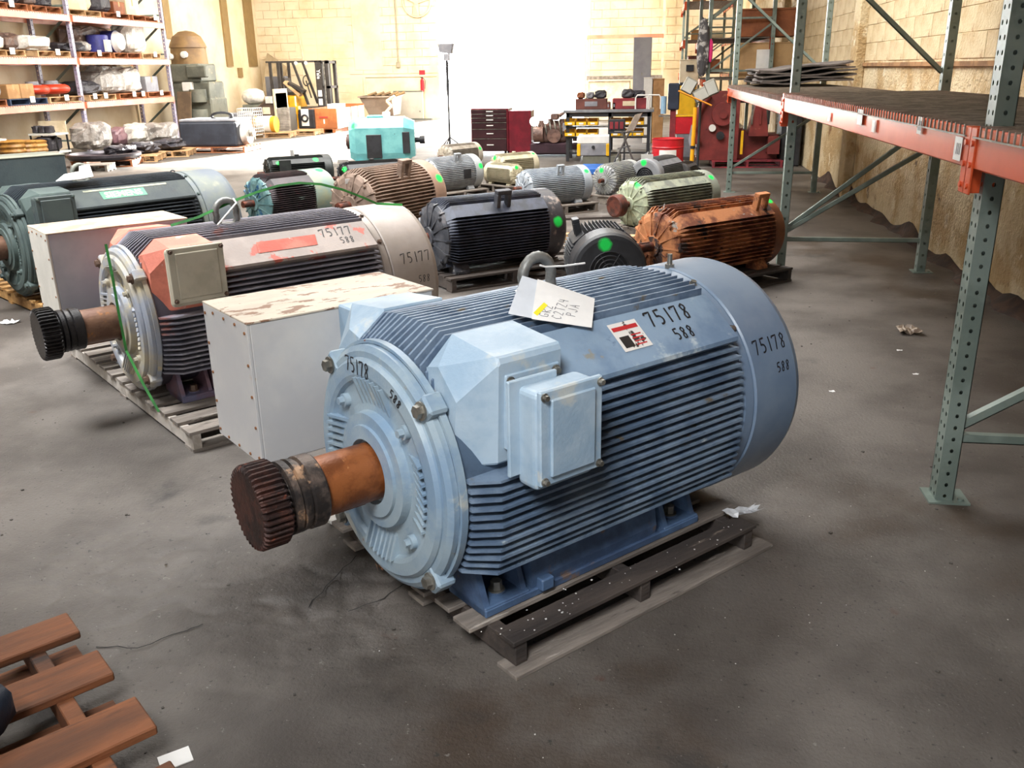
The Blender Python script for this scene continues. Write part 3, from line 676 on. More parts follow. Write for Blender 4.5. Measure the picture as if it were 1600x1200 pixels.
SH2 = mat('brown grey shaft', '80604c', '6a4c3e', 10, .4, .6, [('a06a3c', 9, .6, .06)], rough=.45, metal=.4, bump=.2)
HB2 = mat('black greasy hub', '1c1a1b', '2c2828', 10, rough=.35, metal=.3, bump=.3)
FT2 = mat('red blue foot', '5c5c74', '6c5058', 5, .4, .6, [('3c4c78', 6, .6, .08)], rough=.5, bump=.2)
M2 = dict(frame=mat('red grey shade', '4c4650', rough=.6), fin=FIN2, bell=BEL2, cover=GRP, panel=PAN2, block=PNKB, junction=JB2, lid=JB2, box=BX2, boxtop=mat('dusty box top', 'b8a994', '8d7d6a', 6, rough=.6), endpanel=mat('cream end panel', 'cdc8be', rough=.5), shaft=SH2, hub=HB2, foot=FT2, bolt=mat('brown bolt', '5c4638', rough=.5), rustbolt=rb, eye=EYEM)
m2 = big_motor('electric_motor', 'faded red and grey large motor with black coupling hub, marked 75177', -2.665, 4.154, .726, .951, 1.375, 1.764, M2,
               dict(tbox=(-.20, .60, .60, 1.02, .44, .94), neck=False, jbox=(.09, .37, .13, .43, .42, .475), hubr=.92, stud=False))
mb = scribble(MB(), '75177', fp, .062, .0062, 1.03, tc - .085); mb = scribble(mb, '588', fp, .045, .005, 1.13, tc - .150); mb.build('marker_writing', INK, m2)
mb = scribble(MB(), '75177', fc, .065, .005, 1.50, rad(19) * .455); mb = scribble(mb, '588', fc, .042, .004, 1.60, rad(3) * .455); mb.build('marker_writing', INK, m2)
quad_on(fp, .62, .98, tc - .135, tc - .055, .0006, .02).build('faded_red_patch', mat('red patch', 'b0503f', 'bb6a58', 7, spots=[('c4b0a4', 12, .62, .04)], rough=.6), m2)
mr = [o for o in m2.children if o.name.startswith('cooling_fin')]
a2 = Vector((sin(.726), cos(.726), 0)); n2 = Vector((cos(.726), -sin(.726), 0)); o2 = Vector((-2.665, 4.154, 0))
c = o2 + a2 * .72 + n2 * -.28
P2L = 1.50
pp = pallet('long weathered pallet under the faded red motor, pale board on its front end', c.x, c.y, PI / 2 - .726, P2L, 2.08, .105, 13, WOODG, bw=.11, m2=mat('pale stringer', 'b5ada4', '8c847a', 6, spots=[('4c443c', 16, .7, .04)], rough=.8, bump=.4))
# green strap over the shaft and eye
GS = mat('green strap', '2c7a30', '1a5420', 6, rough=.4, bump=0)
def strap(pts, wdt, name, label):
    mb = MB(); n = len(pts); L_ = []
    for i, p in enumerate(pts):
        p = Vector(p); 
        L_.append(p)
    side = Vector((0, 0, wdt / 2)); f = []
    rings = []
    for i in range(n):
        d = (L_[min(i + 1, n - 1)] - L_[max(i - 1, 0)]).normalized()
        tocam = (Vector((0, 0, 1.7)) - L_[i]).normalized() * .6 + Vector((0, 0, 1)) * .4
        sd = d.cross(tocam).normalized() * wdt / 2; nn = sd.cross(d).normalized() * .0012
        rings.append([L_[i] + sd - nn, L_[i] + sd + nn, L_[i] - sd + nn, L_[i] - sd - nn])
    return tag(mb.loft(rings).build(name, GS), label, 'strap')
def m2w(u, v, w_): p = o2 + a2 * u * .951 + n2 * v * .951; return Vector((p.x, p.y, .105 + (w_ - .105) * .951))
pts = [m2w(.30, -.02, 1.0), m2w(.45, .0, 1.03), m2w(.66, .01, 1.10)] + [m2w(.66 + .9 * t, .02 + .06 * t, 1.10 + .10 * math.sin(PI * t) * 1.15 - .10 * t) for t in (.15, .3, .45, .6, .75, .9, 1.0)] + [m2w(1.70, .16, .985)]
strap(pts, .015, 'green_strap', 'loose green plastic strap passing through the lifting eye of the faded red motor')
pts = [m2w(-.065, .02, .95), m2w(-.075, .08, .80), m2w(-.085, .12, .6), m2w(-.09, .16, .4), m2w(-.07, .30, .24), m2w(-.05, .42, .115)]
strap(pts, .013, 'green_strap', 'green plastic strap hanging down over the end bell of the faded red motor')
o = MB().tube([m2w(.47, .22, 1.01), m2w(.64, .10, 1.10), m2w(.655, .03, 1.115)], .005, 6).build('cable_tie', ZT)
tag(o, 'white cable tie sticking out from the lifting eye of the faded red motor', 'cable tie')

# ------------------------------------------------------------------ dark green grey motor with lettered panel
DG = mat('grey green paint', '505c58', '424c4b', 3, .35, .65, [('6c7468', 5, .62, .08), ('3a4244', 8, .64, .06)], rough=.62, spec=.3, bump=.12)
DGC = mat('grey green cover', '6c7268', '586069', 2.5, .35, .65, [('7c7e70', 4, .62, .1)], rough=.65, bump=.06)
DGF = mat('dark fins', '3a4248', '2c3238', 5, .4, .6, spots=[('5c645c', 10, .66, .06)], rough=.5, bump=.15)
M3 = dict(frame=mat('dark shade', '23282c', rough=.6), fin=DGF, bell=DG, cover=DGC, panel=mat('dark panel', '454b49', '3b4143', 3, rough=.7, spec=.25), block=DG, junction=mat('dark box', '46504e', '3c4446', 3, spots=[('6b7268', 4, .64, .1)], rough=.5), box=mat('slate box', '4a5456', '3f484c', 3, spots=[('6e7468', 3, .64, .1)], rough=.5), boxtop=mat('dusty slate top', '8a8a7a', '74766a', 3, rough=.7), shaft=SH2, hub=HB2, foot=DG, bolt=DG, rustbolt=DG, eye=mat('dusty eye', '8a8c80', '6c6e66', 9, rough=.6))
m3 = big_motor('electric_motor', 'large dark grey green motor with a green and cream name strip', -4.751, 6.069, .611, .946, 1.42, 1.80, M3,
               dict(tbox=(.10, .70, .50, .95, .93, 1.16), neck=False, jbox=(.05, .33, .12, .41, .42, .52), hub=False, boxneck=False, stud=False))
MB().box((.2, .30, H + .36), (.5, .62, H + .40)).build('box_neck', DG, m3)
quad_on(fp, .62, .99, tc - .135, tc - .045, .0006).build('name_strip', mat('strip green', '2f7a5c', '276a50', 6, rough=.5, bump=0), m3)
Nn = fp(0, 0)[1]; T_ = (fp(0, 1)[0] - fp(0, 0)[0]).normalized(); X_ = Vector((1, 0, 0)); o_ = fp(.805, tc - .092)[0] + Nn * .0008
TM = Matrix(((X_.x, T_.x, Nn.x, o_.x), (X_.y, T_.y, Nn.y, o_.y), (X_.z, T_.z, Nn.z, o_.z), (0, 0, 0, 1)))
text_mb('SIEMENS', .083, TM, .0004, .0022).build('name_lettering', mat('cream letter', 'e6dfa8', rough=.5, bump=0), m3)
quad_on(fp, .50, 1.20, tc - .036, tc - .018, .0006).build('cream_stripe', mat('cream stripe', '9c9a78', '6c7060', 14, rough=.5, bump=0), m3)
mb = scribble(MB(), '75172', fp, .05, .003, 1.06, tc - .08); mb = scribble(mb, '589', fp, .036, .003, 1.20, tc - .135); mb.build('marker_writing', INK, m3)
a3 = Vector((sin(.611), cos(.611), 0)); n3 = Vector((cos(.611), -sin(.611), 0)); o3 = Vector((-4.751, 6.069, 0)); c = o3 + a3 * .80 + n3 * -.36
pallet('orange pallet under the dark grey green motor at the left', c.x, c.y, PI / 2 - .611, 1.6, 1.45, .105, 9, mat('ochre pallet', 'b58a52', '8a6438', 5, rough=.8, bump=.3), bw=.08)
def m3w(u, v, w_): p = o3 + a3 * u * .946 + n3 * v * .946; return Vector((p.x, p.y, .105 + (w_ - .105) * .946))
tp = thing('paper_tag', 'blank white folded paper tag beside the lifting eye of the dark green grey motor', 'tag', m3w(.55, .05, 1.02), PI / 2 - .611)
MB().hexa([(-.22, -.20, .0), (-.05, -.20, .0), (.06, -.08, .05), (-.10, -.06, .03), (-.22, -.20, .003), (-.05, -.20, .003), (.06, -.08, .053), (-.10, -.06, .033)]).build('paper_sheet', PAPER, tp)
MB().hexa([(-.05, -.20, .0), (.06, -.20, .01), (.10, -.06, .09), (.02, -.06, .08), (-.05, -.20, .003), (.06, -.20, .013), (.10, -.06, .093), (.02, -.06, .083)]).build('paper_sheet', PAPER, tp)

# ------------------------------------------------------------------ the rows of smaller motors
BRN = mat('dusty brown motor', '8f7a6c', '756255', 4, .4, .6, [('a89484', 6, .6, .1), ('5c4a40', 9, .66, .05)], rough=.7, bump=.2)
def cover_paint(name, c1, c2, g, spots=()): return mat(name, c1, c2, 3, .35, .65, list(spots), rough=.5, bump=.06, green=g)
def cy(u, ang, r=RE): return (u, -r * cos(rad(ang)), H + r * sin(rad(ang)))
def mpallet(label, x, y, th, s, ue, m=WOODG, nb=6, wy=.95, ex=.06, **k):
    c = Vector((x + sin(th) * s * ue * .5, y + cos(th) * s * ue * .5)); return pallet(label, c.x, c.y, PI / 2 - th, s * ue + ex, s * wy + .1, .115, nb, m, **k)
Q = (
 # x, y, th, s, ue
 ('brown dusty motor with close fins and a green dot, behind the faded red motor', -2.97, 8.716, .45, .771, 1.45, dict(P=BRN, C=cover_paint('brown cover', '9c8271', '8a7060', [cy(1.33, 30) + (.06,)]), nfin=15, style='radial', jb=(-1, .3, .6, .0, .3, .12)), 'dusty pallet under the brown finned motor'),
 ('teal grey motor with dark fins and blue marks on its end', -4.2, 9.2, .595, .649, 1.35, dict(P=mat('teal end', '6f9090', '55797c', 4, spots=[('27587c', 5, .58, .04), ('8a7a6a', 6, .64, .06)], rough=.5), F=mat('dark red fins', '3c3034', '2c2629', 4, spots=[('7f9088', 5, .62, .05), ('5c2c30', 6, .6, .06)], rough=.5), C=cover_paint('olive teal cover', '878a70', '6f8480', [cy(1.2, 72) + (.07,)]), nfin=16, lug=None, u_cover=.45), 'pallet under the teal grey motor'),
 ('grey motor with a dark square opening in its side, beyond the brown one', -3.05, 12.2, .70, .53, 1.55, dict(P=mat('mid grey motor', 'a4a8ac', '8c9094', 4, spots=[('5a5c5e', 9, .66, .05)], rough=.5), C=cover_paint('mid grey cover', '9a9ea0', '8a8e90', [cy(1.45, 22) + (.07,)]), style='radial', nfin=15), 'pallet under the grey motor with the square opening'),
 ('small pale beige motor with fine fins, nearest the tool chest', -3.55, 15.4, .62, .44, 1.75, dict(P=mat('pale beige motor', 'b0a898', '9c9486', 4, spots=[('6f675c', 12, .68, .04)], rough=.55), F=mat('pale beige fins', '9c9488', '847c70', 5, rough=.6), C=cover_paint('pale beige cover', 'b5aea0', 'a89f90', [cy(1.6, 30) + (.07,)]), nfin=17, lug=None), 'pallet under the small pale beige motor'),
 ('black scuffed motor with a square lug on its shoulder, middle row', -1.786, 7.203, .88, .679, 1.695, dict(P=mat('black scuffed', '34363c', '4a4b50', 5, .4, .6, [('8c8884', 7, .63, .05), ('5a5658', 5, .6, .08)], rough=.5, bump=.2), F=mat('navy fins', '3c4252', '2c303a', 5, spots=[('9c9894', 16, .7, .03)], rough=.5), C=cover_paint('black scuffed cover', '3c3a3c', '2c2c34', [cy(1.55, 12) + (.06,)], [('8c8078', 4, .58, .1)]), nfin=15), 'oily pallet under the black and grey scuffed motor'),
 ('light grey motor with a square lug on top, right behind the black scuffed motor', -1.55, 10.95, .88, .50, 1.80, dict(P=mat('light grey motor', 'a4abb2', '8f979f', 4, spots=[('b4b6b4', 6, .64, .08)], rough=.5), C=cover_paint('light grey cover', '949ba2', '8890988'[:6], [cy(1.66, 46) + (.06,)]), nfin=15, style='radial', lug='side'), 'pallet under the light grey motor'),
 ('cream motor with rusty shaft turned to the viewer, in front of the dark engine', -2.361, 13.761, .798, .425, 1.65, dict(P=mat('cream motor', 'bdb59a', 'a8a088', 4, spots=[('6e6450', 9, .68, .05)], rough=.55, green=[(-.02, .05, .75, .09)]), F=mat('cream body', 'b5ad94', 'a0987f', 4, rough=.6), C=cover_paint('cream cover', 'b8b09a', 'a8a088', [cy(1.5, 60) + (.06,)]), nfin=9, lug='eye'), 'pallet under the cream motor with the rusty shaft'),
 ('smaller cream motor with round black grille, just right of the other cream motor', -1.92, 13.0, 2.25 - PI, .34, 1.75, dict(P=mat('cream motor', ''), F=mat('cream body', ''), nfin=9, lug=None, facefan=True), 'pallet under the smaller cream motor'),
 ('light grey motor with wide radial ribs on its round end and a rusty shaft', -.62, 11.95, .50, .46, 1.5, dict(P=mat('silver grey motor', '999b96', '85878a', 5, spots=[('c0bda8', 7, .62, .06)], rough=.5, green=[(-.03, .08, .70, .07)]), nfin=13, style='radial', bellribs=26, lug='top'), 'pallet under the light grey motor with radial ribs'),
 ('pale green rusted motor with a big rusty pulley on its shaft, right of centre', -.214, 9.483, .76, .571, 2.0, dict(P=mat('pale green rusted', 'b5bda0', '98a088', 5, .4, .6, [('5a4634', 7, .62, .04), ('3c3a36', 12, .66, .04)], rough=.6, bump=.3, green=[(.06, -.14, .77, .08)]), F=mat('pale green grey fins', '8f9482', '6c7068', 5, .4, .6, [('6a4a34', 6, .64, .04), ('3c3a36', 12, .64, .04)], rough=.6, bump=.3), C=cover_paint('green grey cover', '858a7e', '74786e', [cy(1.85, 50) + (.06,)]), nfin=11, lug=None), 'pallet under the pale green rusted motor'),
 ('long rusty orange and brown motor with square lifting lug, beside the grey rack post', .04, 6.98, .82, .648, 1.83, dict(P=mat('orange brown rust', 'b5764a', '6b3822', 3, .42, .58, [('3a2a26', 4, .56, .05), ('9a948c', 5, .64, .04)], rough=.75, bump=.4), C=cover_paint('rust cover', '7a4a30', '5c3422', [cy(1.72, 62) + (.05,)], [('a0683c', 6, .6, .06)]), nfin=11, lugu=1.45, u_cover=.18), 'dark pallet under the long rusty motor'),
 ('dark grey low motor lying behind the lettered motor, left', -6.2, 10.2, .95, .50, 1.9, dict(P=mat('slate grey motor', '565a60', '46494e', 4, rough=.5, green=[(.0, -.3, .75, .07)]), nfin=11, lug='top'), 'pallet under the dark grey low motor'),
 ('black motor with a paper tag and round eye, left of the middle, back row', -5.55, 12.6, .95, .50, 1.9, dict(P=mat('black green motor', '2a302e', '1f2324', 4, rough=.45, green=[(.3, -.35, .72, .07), (1.4, -.3, .75, .08)]), nfin=10, lug='eye', jb=(1, .3, .62, .1, .38, .1)), 'pallet under the black motor with the paper tag'),
 ('black motor with top box, in front of the turquoise machine', -4.25, 12.1, .95, .48, 1.95, dict(P=mat('black motor', '24272a', '1b1d20', 4, rough=.45, green=[(.0, -.3, .72, .09)]), nfin=10, lug='eye'), 'pallet under the black motor with the top box'),
 ('dark grey motor seen from its round fan end, right of the radially ribbed one', .25, 12.95, .45 + PI, .50, 1.6, dict(P=mat('dull grey motor', '77797c', '66686c', 4, rough=.5), C=cover_paint('dull grey cover', '85878a', '77797c', [(1.6, -.05, .78, .08)]), nfin=13, facefan=True, shaft=False), 'pallet under the motor with the round fan end'),
 ('small dark motor with round end and white tag, below the red drum', .55, 13.9, .3 + PI, .30, 1.7, dict(P=mat('small dark motor', '4c4a4a', '3a3838', 4, rough=.5), nfin=10, lug=None, facefan=True, shaft=False), 'pallet under the small dark motor by the red drum'),
)
smalls = []
for lab, x, y, th, s, ue, kw, pl in Q:
    r = small_motor('electric_motor', lab, x, y, th, s, ue, **kw); smalls.append(r)
    mpallet(pl, x, y, th, s, ue, random.choice([WOODG, WOODG, WOODD]))
# pulley of the pale green motor
r = smalls[9]; MB().lathe([(-.42, .02), (-.42, .12), (-.43, .175), (-.41, .20), (-.26, .20), (-.24, .17), (-.22, .09), (-.18, .07)], (0, 0, H), n=32).build('pulley', mat('red rust pulley', '5e2c1e', '3c2018', 9, rough=.7, bump=.3), r)
# dark square opening on the grey motor
MB().box((.85, -.44, H - .12), (1.10, -.455, H + .12)).build('nameplate_opening', BLACKM, smalls[2], bevel=.01)
def tag_sheet(label, p, w_, h_, rz, tilt=.3):
    t = thing('paper_tag', label, 'tag', p, rz); T = Matrix.Rotation(tilt, 4, 'X')
    MB().box((-w_ / 2, -.001, -h_ / 2), (w_ / 2, .001, h_ / 2), T).build('paper_sheet', PAPER, t)
    MB().tube([(0, 0, h_ / 2 * .9), (0.01, 0.02, h_ / 2 + .03)], .002, 5).build('tie', ZT, t); return t
def top(r, u, dz=.03):
    q = r.location + Vector((cos(r.rotation_euler.z), sin(r.rotation_euler.z), 0)) * u * r.scale.x; q.z = .115 + (H + .46) * r.scale.x + dz; return q
tag_sheet('white tag on the black motor with the round eye', top(smalls[12], .8), .05, .11, .2, .2)
tag_sheet('small white tag lying before the black motor with the top box', top(smalls[13], .1, .0), .16, .05, -.1)
tag_sheet('small white tag below the one at the black motors', top(smalls[13], -.12, -.04), .08, .04, .1)
tag_sheet('white tag on the motor with the round fan end, under the red drum', top(smalls[14], 1.5, .02), .16, .07, -.1)
tag_sheet('white tag between the faded red motor and the brown one', top(smalls[0], .0, -.12), .10, .05, .4)
# black disc motor just behind the blue motor
mD = small_motor('electric_motor', 'black motor whose round fan cover with green spray faces the camera', -.41, 6.89, PI - .2, .584, 1.2, P=mat('black disc motor', '26272a', '1c1d20', 4, rough=.5), C=mat('black cover peeling', '232427', '2c2d31', 5, spots=[('a7a49a', 3.2, .67, .03)], rough=.5, green=[(1.2, -.06, .74, .075)]), facefan=True, shaft=False, z=.105, u_cover=.4)
pallet('pallet under the black motor with the round fan cover', -.34, 6.55, .1, .62, .78, .105, 6, WOODD)
tag_sheet('white printed tag between the black disc motor and the rusty motor', top(smalls[10], .12, -.05), .10, .075, .3, .5)
o = MB().box((0, 0, 0), (.55, .10, .09)).build('timber_block', WOODP, bevel=.004); o.location = (-.72, 6.9, .0); o.rotation_euler = (0, 0, .5); tag(o, 'short pale timber block on the floor left of the rusty motor', 'timber')
o = MB().box((0, 0, 0), (1.0, .10, .09)).build('timber_beam', WOODP, bevel=.004); o.location = (-1.15, 9.2, .0); o.rotation_euler = (0, 0, -.12); tag(o, 'pale timber beam on the floor before the pale green rusted motor', 'timber')
# dark boards lying between motors
for i, (x, y, rz, L_) in enumerate(((-1.5, 8.7, .2, 1.6), (-1.35, 8.4, .25, 1.5), (-1.2, 7.6, .05, 1.2), (-1.8, 6.2, .3, 1.1), (-1.6, 6.0, .3, 1.1), (-1.05, 10.6, .2, 1.3))):
    o = MB().box((0, 0, 0), (L_, .11, .03)).build('loose_board', WOODD if i % 2 else WOODG, bevel=.003); o.location = (x, y, .0); o.rotation_euler = (0, 0, rz)
    tag(o, ('grey loose board right of the brown motor', 'dark loose board right of the brown motor', 'short grey loose board behind the black scuffed motor', 'dark loose board left of the black scuffed motor', 'grey loose board nearest the faded red motor', 'dark loose board beside the light grey motor')[i], 'board', 'loose boards between the motors')
# turquoise machine
TQ = mat('turquoise paint', '74b4b4', '5f9ea2', 3, .4, .6, [('8a7a60', 8, .7, .03), ('2c3434', 14, .72, .03)], rough=.5, green=[(.1, -.35, .75, .08)])
t = thing('turquoise_motor', 'turquoise box-shaped motor with dark openings, beyond the rows on the bright floor', 'motor', (-5.85, 17.4, 0), .22)
q = [(-.35, .0), (.35, .0), (.38, .15), (.38, .62), (.22, .80), (-.22, .80), (-.38, .62), (-.38, .15)]
MB().loft([[(x, -a * k, .06 + b * k + (1 - k) * .4) for a, b in q] for x, k in ((0, .82), (.12, 1), (1.05, 1), (1.25, .8))]).build('housing', TQ, t)
MB().box((.33, -.385, .12), (.62, -.40, .56)).build('side_opening', BLACKM, t, bevel=.01)
MB().box((1.02, -.385, .2), (1.16, -.40, .60)).build('side_opening', BLACKM, t, bevel=.01)
MB().cyl((.02, -.1, .42), (-.06, -.1, .42), .14).cyl((-.04, -.1, .42), (-.08, -.1, .42), .09).build('end_opening', mat('rust dark', '4a2c26', rough=.6), t)
MB().cyl((1.2, 0, .42), (1.42, 0, .42), .05).cyl((1.34, 0, .42), (1.44, 0, .42), .075).build('shaft', BLACKM, t)
MB().box((.35, -.15, .86), (.65, .15, .90)).build('top_plate', TQ, t, bevel=.01)
for x in (.1, 1.0):
    MB().box((x, -.42, 0), (x + .15, .42, .07)).build('foot', TQ, t)

# ------------------------------------------------------------------ pallet racking
POST = mat('grey green rack paint', '7f8c84', '6b7870', 3, .4, .6, [('9a9480', 6, .66, .05), ('6a4c34', 12, .74, .03)], rough=.45, metal=.1, bump=.08)
ORG = mat('orange beam paint', 'dc5a30', 'c94e2a', 2, .4, .6, [('e8987c', 4, .7, .05), ('7a3018', 12, .74, .03)], rough=.25, bump=.03, bscale=20)
WIRE = mat('galvanised wire', '8f8478', '6e6458', 9, rough=.5, metal=.3, bump=0)
DUST = mat('dusty deck', '6f665f', '58504a', 4, rough=.8, bump=.3, stretch=(6, .4, 1))
STK = mat('white sticker', 'e8e6e0', rough=.5, bump=0)
def upright(R, x, y, h, near=False, face=-1, wdt=.08, dep=.07):
    """C-shaped post, open to the back; holes in its front and side"""
    mb = MB()
    if near:
        mb.holes((x - .0, y + wdt / 2, 0), (0, -1, 0), (0, 0, 1), wdt * .5, h, .0075, .05)
        mb.holes((x - .0, y + 0, 0), (0, -1, 0), (0, 0, 1), wdt * .5, h, .0075, .05)
        mb.holes((x, y - wdt / 2, 0), (1, 0, 0), (0, 0, 1), dep, h, .007, .05)
    else:
        mb.holes((x, y + wdt / 2, 0), (0, -1, 0), (0, 0, 1), wdt, h, .011, .1)
        mb.holes((x, y - wdt / 2, 0), (1, 0, 0), (0, 0, 1), dep, h, .010, .1)
    mb.box((x, y + wdt / 2 - .003, 0), (x + dep, y + wdt / 2, h))
    mb.box((x + dep - .003, y + wdt / 2 - .02, 0), (x + dep, y + wdt / 2, h)).box((x + dep - .003, y - wdt / 2, 0), (x + dep, y - wdt / 2 + .02, h))
    mb.build('post', POST, R)
    MB().box((x - .03, y - .07, 0), (x + .13, y + .07, .008)).cyl((x + .10, y - .04, .008), (x + .10, y - .04, .016), .012, None, 6).build('base_plate', POST, R)
def brace(R, a, b, wd=.035):
    a = Vector(a); b = Vector(b); d = (b - a).normalized(); s = Vector((0, 1, 0)); n_ = d.cross(s).normalized()
    ring = lambda p: [p + s * wd / 2 + n_ * wd / 2, p - s * wd / 2 + n_ * wd / 2, p - s * wd / 2 - n_ * wd / 2, p - s * wd / 2 - n_ * (wd / 2 - .004), p - s * (wd / 2 - .004) + n_ * (wd / 2 - .004), p + s * (wd / 2 - .004) + n_ * (wd / 2 - .004), p + s * (wd / 2 - .004) - n_ * wd / 2, p + s * wd / 2 - n_ * wd / 2]
    MB().loft([ring(a), ring(b)]).build('brace', POST, R)
def beam(R, x, y0, y1, z0, z1, m=ORG, th=.045):
    MB().box((x, y0 + .04, z0), (x + th, y1 - .04, z1)).box((x, y0 + .04, z1 - .03), (x + th + .02, y1 - .04, z1 - .028)).build('beam', m, R, bevel=.006)
    for yy, sg in ((y0, 1), (y1, -1)):
        MB().box((x - .012, yy + sg * .0, z0 - .09), (x - .004, yy + sg * .05, z1 + .0)).box((x - .012, yy, z0 - .09), (x + .07, yy + sg * .004 - sg * .0, z1)).build('beam_connector', m, R)
def deck(R, x0, x1, y0, y1, z, step=.05, sheet=True):
    mb = MB(); n = int((y1 - y0 - .1) / step)
    for k in range(n):
        y = y0 + .06 + k * step
        mb.box((x0 - .006, y, z), (x1 - .02, y + .006, z + .006)).box((x0 - .010, y, z - .03), (x0 - .004, y + .006, z + .006))
    mb.box((x0 - .011, y0 + .05, z - .033), (x0 - .005, y1 - .05, z - .027))
    tag(mb.build('wire_deck', WIRE, R), kind='stuff')
    if sheet: MB().box((x0 + .045, y0 + .05, z - .012), (x1 - .01, y1 - .05, z - .002)).build('deck_panel', DUST, R)

# right-hand run
RR = thing('pallet_rack', 'long grey and orange pallet rack with a wire deck along the right wall', 'rack', (0, 0, 0))
PY = (-1.2, 3.56, 8.0, 13.2); PX = (1.32, 1.19, 1.10, 1.04)
for i, (y, x) in enumerate(zip(PY, PX)):
    near = i in (1,)
    upright(RR, x, y, 4.6, near, wdt=.085 if near else .08)
    xr = x + 1.16
    upright(RR, xr, y, 4.6, False)
    if i == 0: continue
    brace(RR, (x + .06, y, .27), (xr + .01, y, .27)); brace(RR, (x + .06, y, .34), (xr + .01, y, 1.05)) if i != 1 else brace(RR, (x + .06, y, .32), (xr + .01, y, 1.05))
    if i != 1: brace(RR, (x + .06, y, 2.6), (xr, y, 1.62)); brace(RR, (x + .06, y, 2.7), (xr, y, 2.7))
    else: brace(RR, (x + .06, y, 2.7), (xr, y, 1.62))
brace(RR, (PX[2] + .06, 8.02, .36), (PX[2] + 1.13, 8.02, 1.22))
for i in range(3):
    x = (PX[i] + PX[i + 1]) / 2 - .02
    # each beam is straight between its two posts
    ya, yb = PY[i], PY[i + 1]
    dx = PX[i + 1] - PX[i]
    T = Matrix.Translation((PX[i] - .05, ya, 0)) @ Matrix.Rotation(-math.atan2(dx, yb - ya), 4, 'Z')
    Lb = yb - ya; z0, z1 = (1.33, 1.475)
    if i == 2: z0, z1 = 1.30, 1.44
    MB().box((0, .04, z0), (.045, Lb - .04, z1), T).box((.045, .04, z0 + .0), (.06, Lb - .04, z1 - .04), T).build('beam', ORG, RR, bevel=.006)
    for yy, sg in ((.0, 1), (Lb, -1)):
        MB().box((-.006, yy, z0 - .09), (.002, yy + sg * .055, z1), T).box((-.006, yy - sg * .0, z0 - .09), (.10, yy + sg * .006, z0 + .06), T).build('beam_connector', ORG, RR, bevel=.003)
        for k in range(3): MB().cyl(T @ Vector((-.006, yy + sg * .03, z0 - .06 + k * .075)), T @ Vector((-.013, yy + sg * .03, z0 - .06 + k * .075)), .011, None, 8).build('connector_pin', ORG, RR)
    x0b = (PX[i] + 1.13)
    MB().box((1.18, .04, z0), (1.225, Lb - .04, z1), T).build('beam', ORG, RR, bevel=.006)
    mb = MB(); n = int((Lb - .1) / .05)
    for k in range(n):
        y = .06 + k * .05
        mb.box((-.008, y, z1 + .002), (1.19, y + .006, z1 + .008), T).box((-.012, y, z1 - .034), (-.006, y + .006, z1 + .008), T)
    for k in range(11): mb.box((.1 * k + .08, .04, z1 - .004), (.1 * k + .086, Lb - .04, z1 + .002), T)
    mb.box((-.013, .04, z1 - .036), (-.007, Lb - .04, z1 - .030), T)
    tag(mb.build('wire_deck', WIRE, RR), kind='stuff')
    MB().box((.05, .05, z1 - .014), (1.17, Lb - .05, z1 - .005), T).build('deck_panel', DUST, RR)
for (px, py, w_, h_) in ((1502, 232, .085, .085), (1430, 196, .06, .07), (1364, 197, .06, .06), (1345, 183, .12, .08), (1300, 183, .06, .05)):
    p = atx(px, py, 1.14 if px > 1450 else 1.10); y = p.y
    x = PX[1] + (PX[2] - PX[1]) * (y - PY[1]) / (PY[2] - PY[1]) - .054
    st = MB().box((0, -w_ / 2, -h_ / 2), (-.001, w_ / 2, h_ / 2)).build('sticker', STK, RR, loc=(x - .006, y, p.z))
    if px > 1400:
        mb = MB()
        for k in range(3): mb.box((-.0012, -.030 + k * .018, -.02), (-.0018, -.022 + k * .018 , .02))
        tag(mb.build('print', mat('print grey', '5c5c60', bump=0), st), kind='stuff')
# folded tarpaulin on the deck
TRP = mat('grey tarpaulin', '5c5450', '48423f', 5, rough=.8, bump=.5)
t = thing('folded_tarpaulin', 'folded dark grey tarpaulin lying on the deck of the right rack', 'tarpaulin', (1.72, 12.2, 1.47))
for k in range(5):
    rings = []
    for j in range(13):
        yy = -.95 + 1.9 * j / 12; rg = []
        for i in range(13):
            x = -.52 + 1.04 * i / 12; z = .012 + k * .036 + (.05 + .012 * k) * max(0, x + .3) + .012 * sin(9 * x + k * 2 + j * .5); rg.append((x + .03 * sin(j + k), yy, max(.002, z)))
        for i in range(12, -1, -1):
            x = -.52 + 1.04 * i / 12; z = .030 + k * .036 + (.05 + .012 * k) * max(0, x + .3) + .012 * sin(9 * x + k * 2 + j * .5) ; rg.append((x + .03 * sin(j + k), yy, max(.02, z)))
        rings.append(rg)
    MB().loft(rings[::-1], True).build('fold', TRP, t)
# far right racks
def far_rack(label, x0, y0, y1, lv, xd=1.1, h=4.6):
    R = thing('pallet_rack', label, 'rack', (0, 0, 0))
    for y in (y0, y1):
        for x in (x0, x0 + xd): upright(R, x, y, h)
        for z in (1.6, 2.5): brace(R, (x0 + .05, y, z), (x0 + xd, y, z + .8)); brace(R, (x0 + .05, y, z), (x0 + xd, y, z))
    for z in lv:
        beam(R, x0 - .05, y0, y1, z - .12, z); beam(R, x0 + xd, y0, y1, z - .12, z); deck(R, x0 - .04, x0 + xd, y0, y1, z, .1)
    return R
far_rack('upper grey rack bay behind the red machine, holding wooden crates', at(1106, 60, 17.9).x, 17.9, 21.9, (1.45, 2.17, 3.3), 1.12)
far_rack('farthest grey rack in the right corner with small boxes on its decks', .75, 26.0, 29.6, (1.5, 2.35, 3.3), 1.2)
CARD = mat('cardboard', 'b58a5c', '9c744a', 3, rough=.8, bump=.1)
PLY = mat('brown plywood', '8f5430', '7a4426', 3, rough=.7, bump=.2)
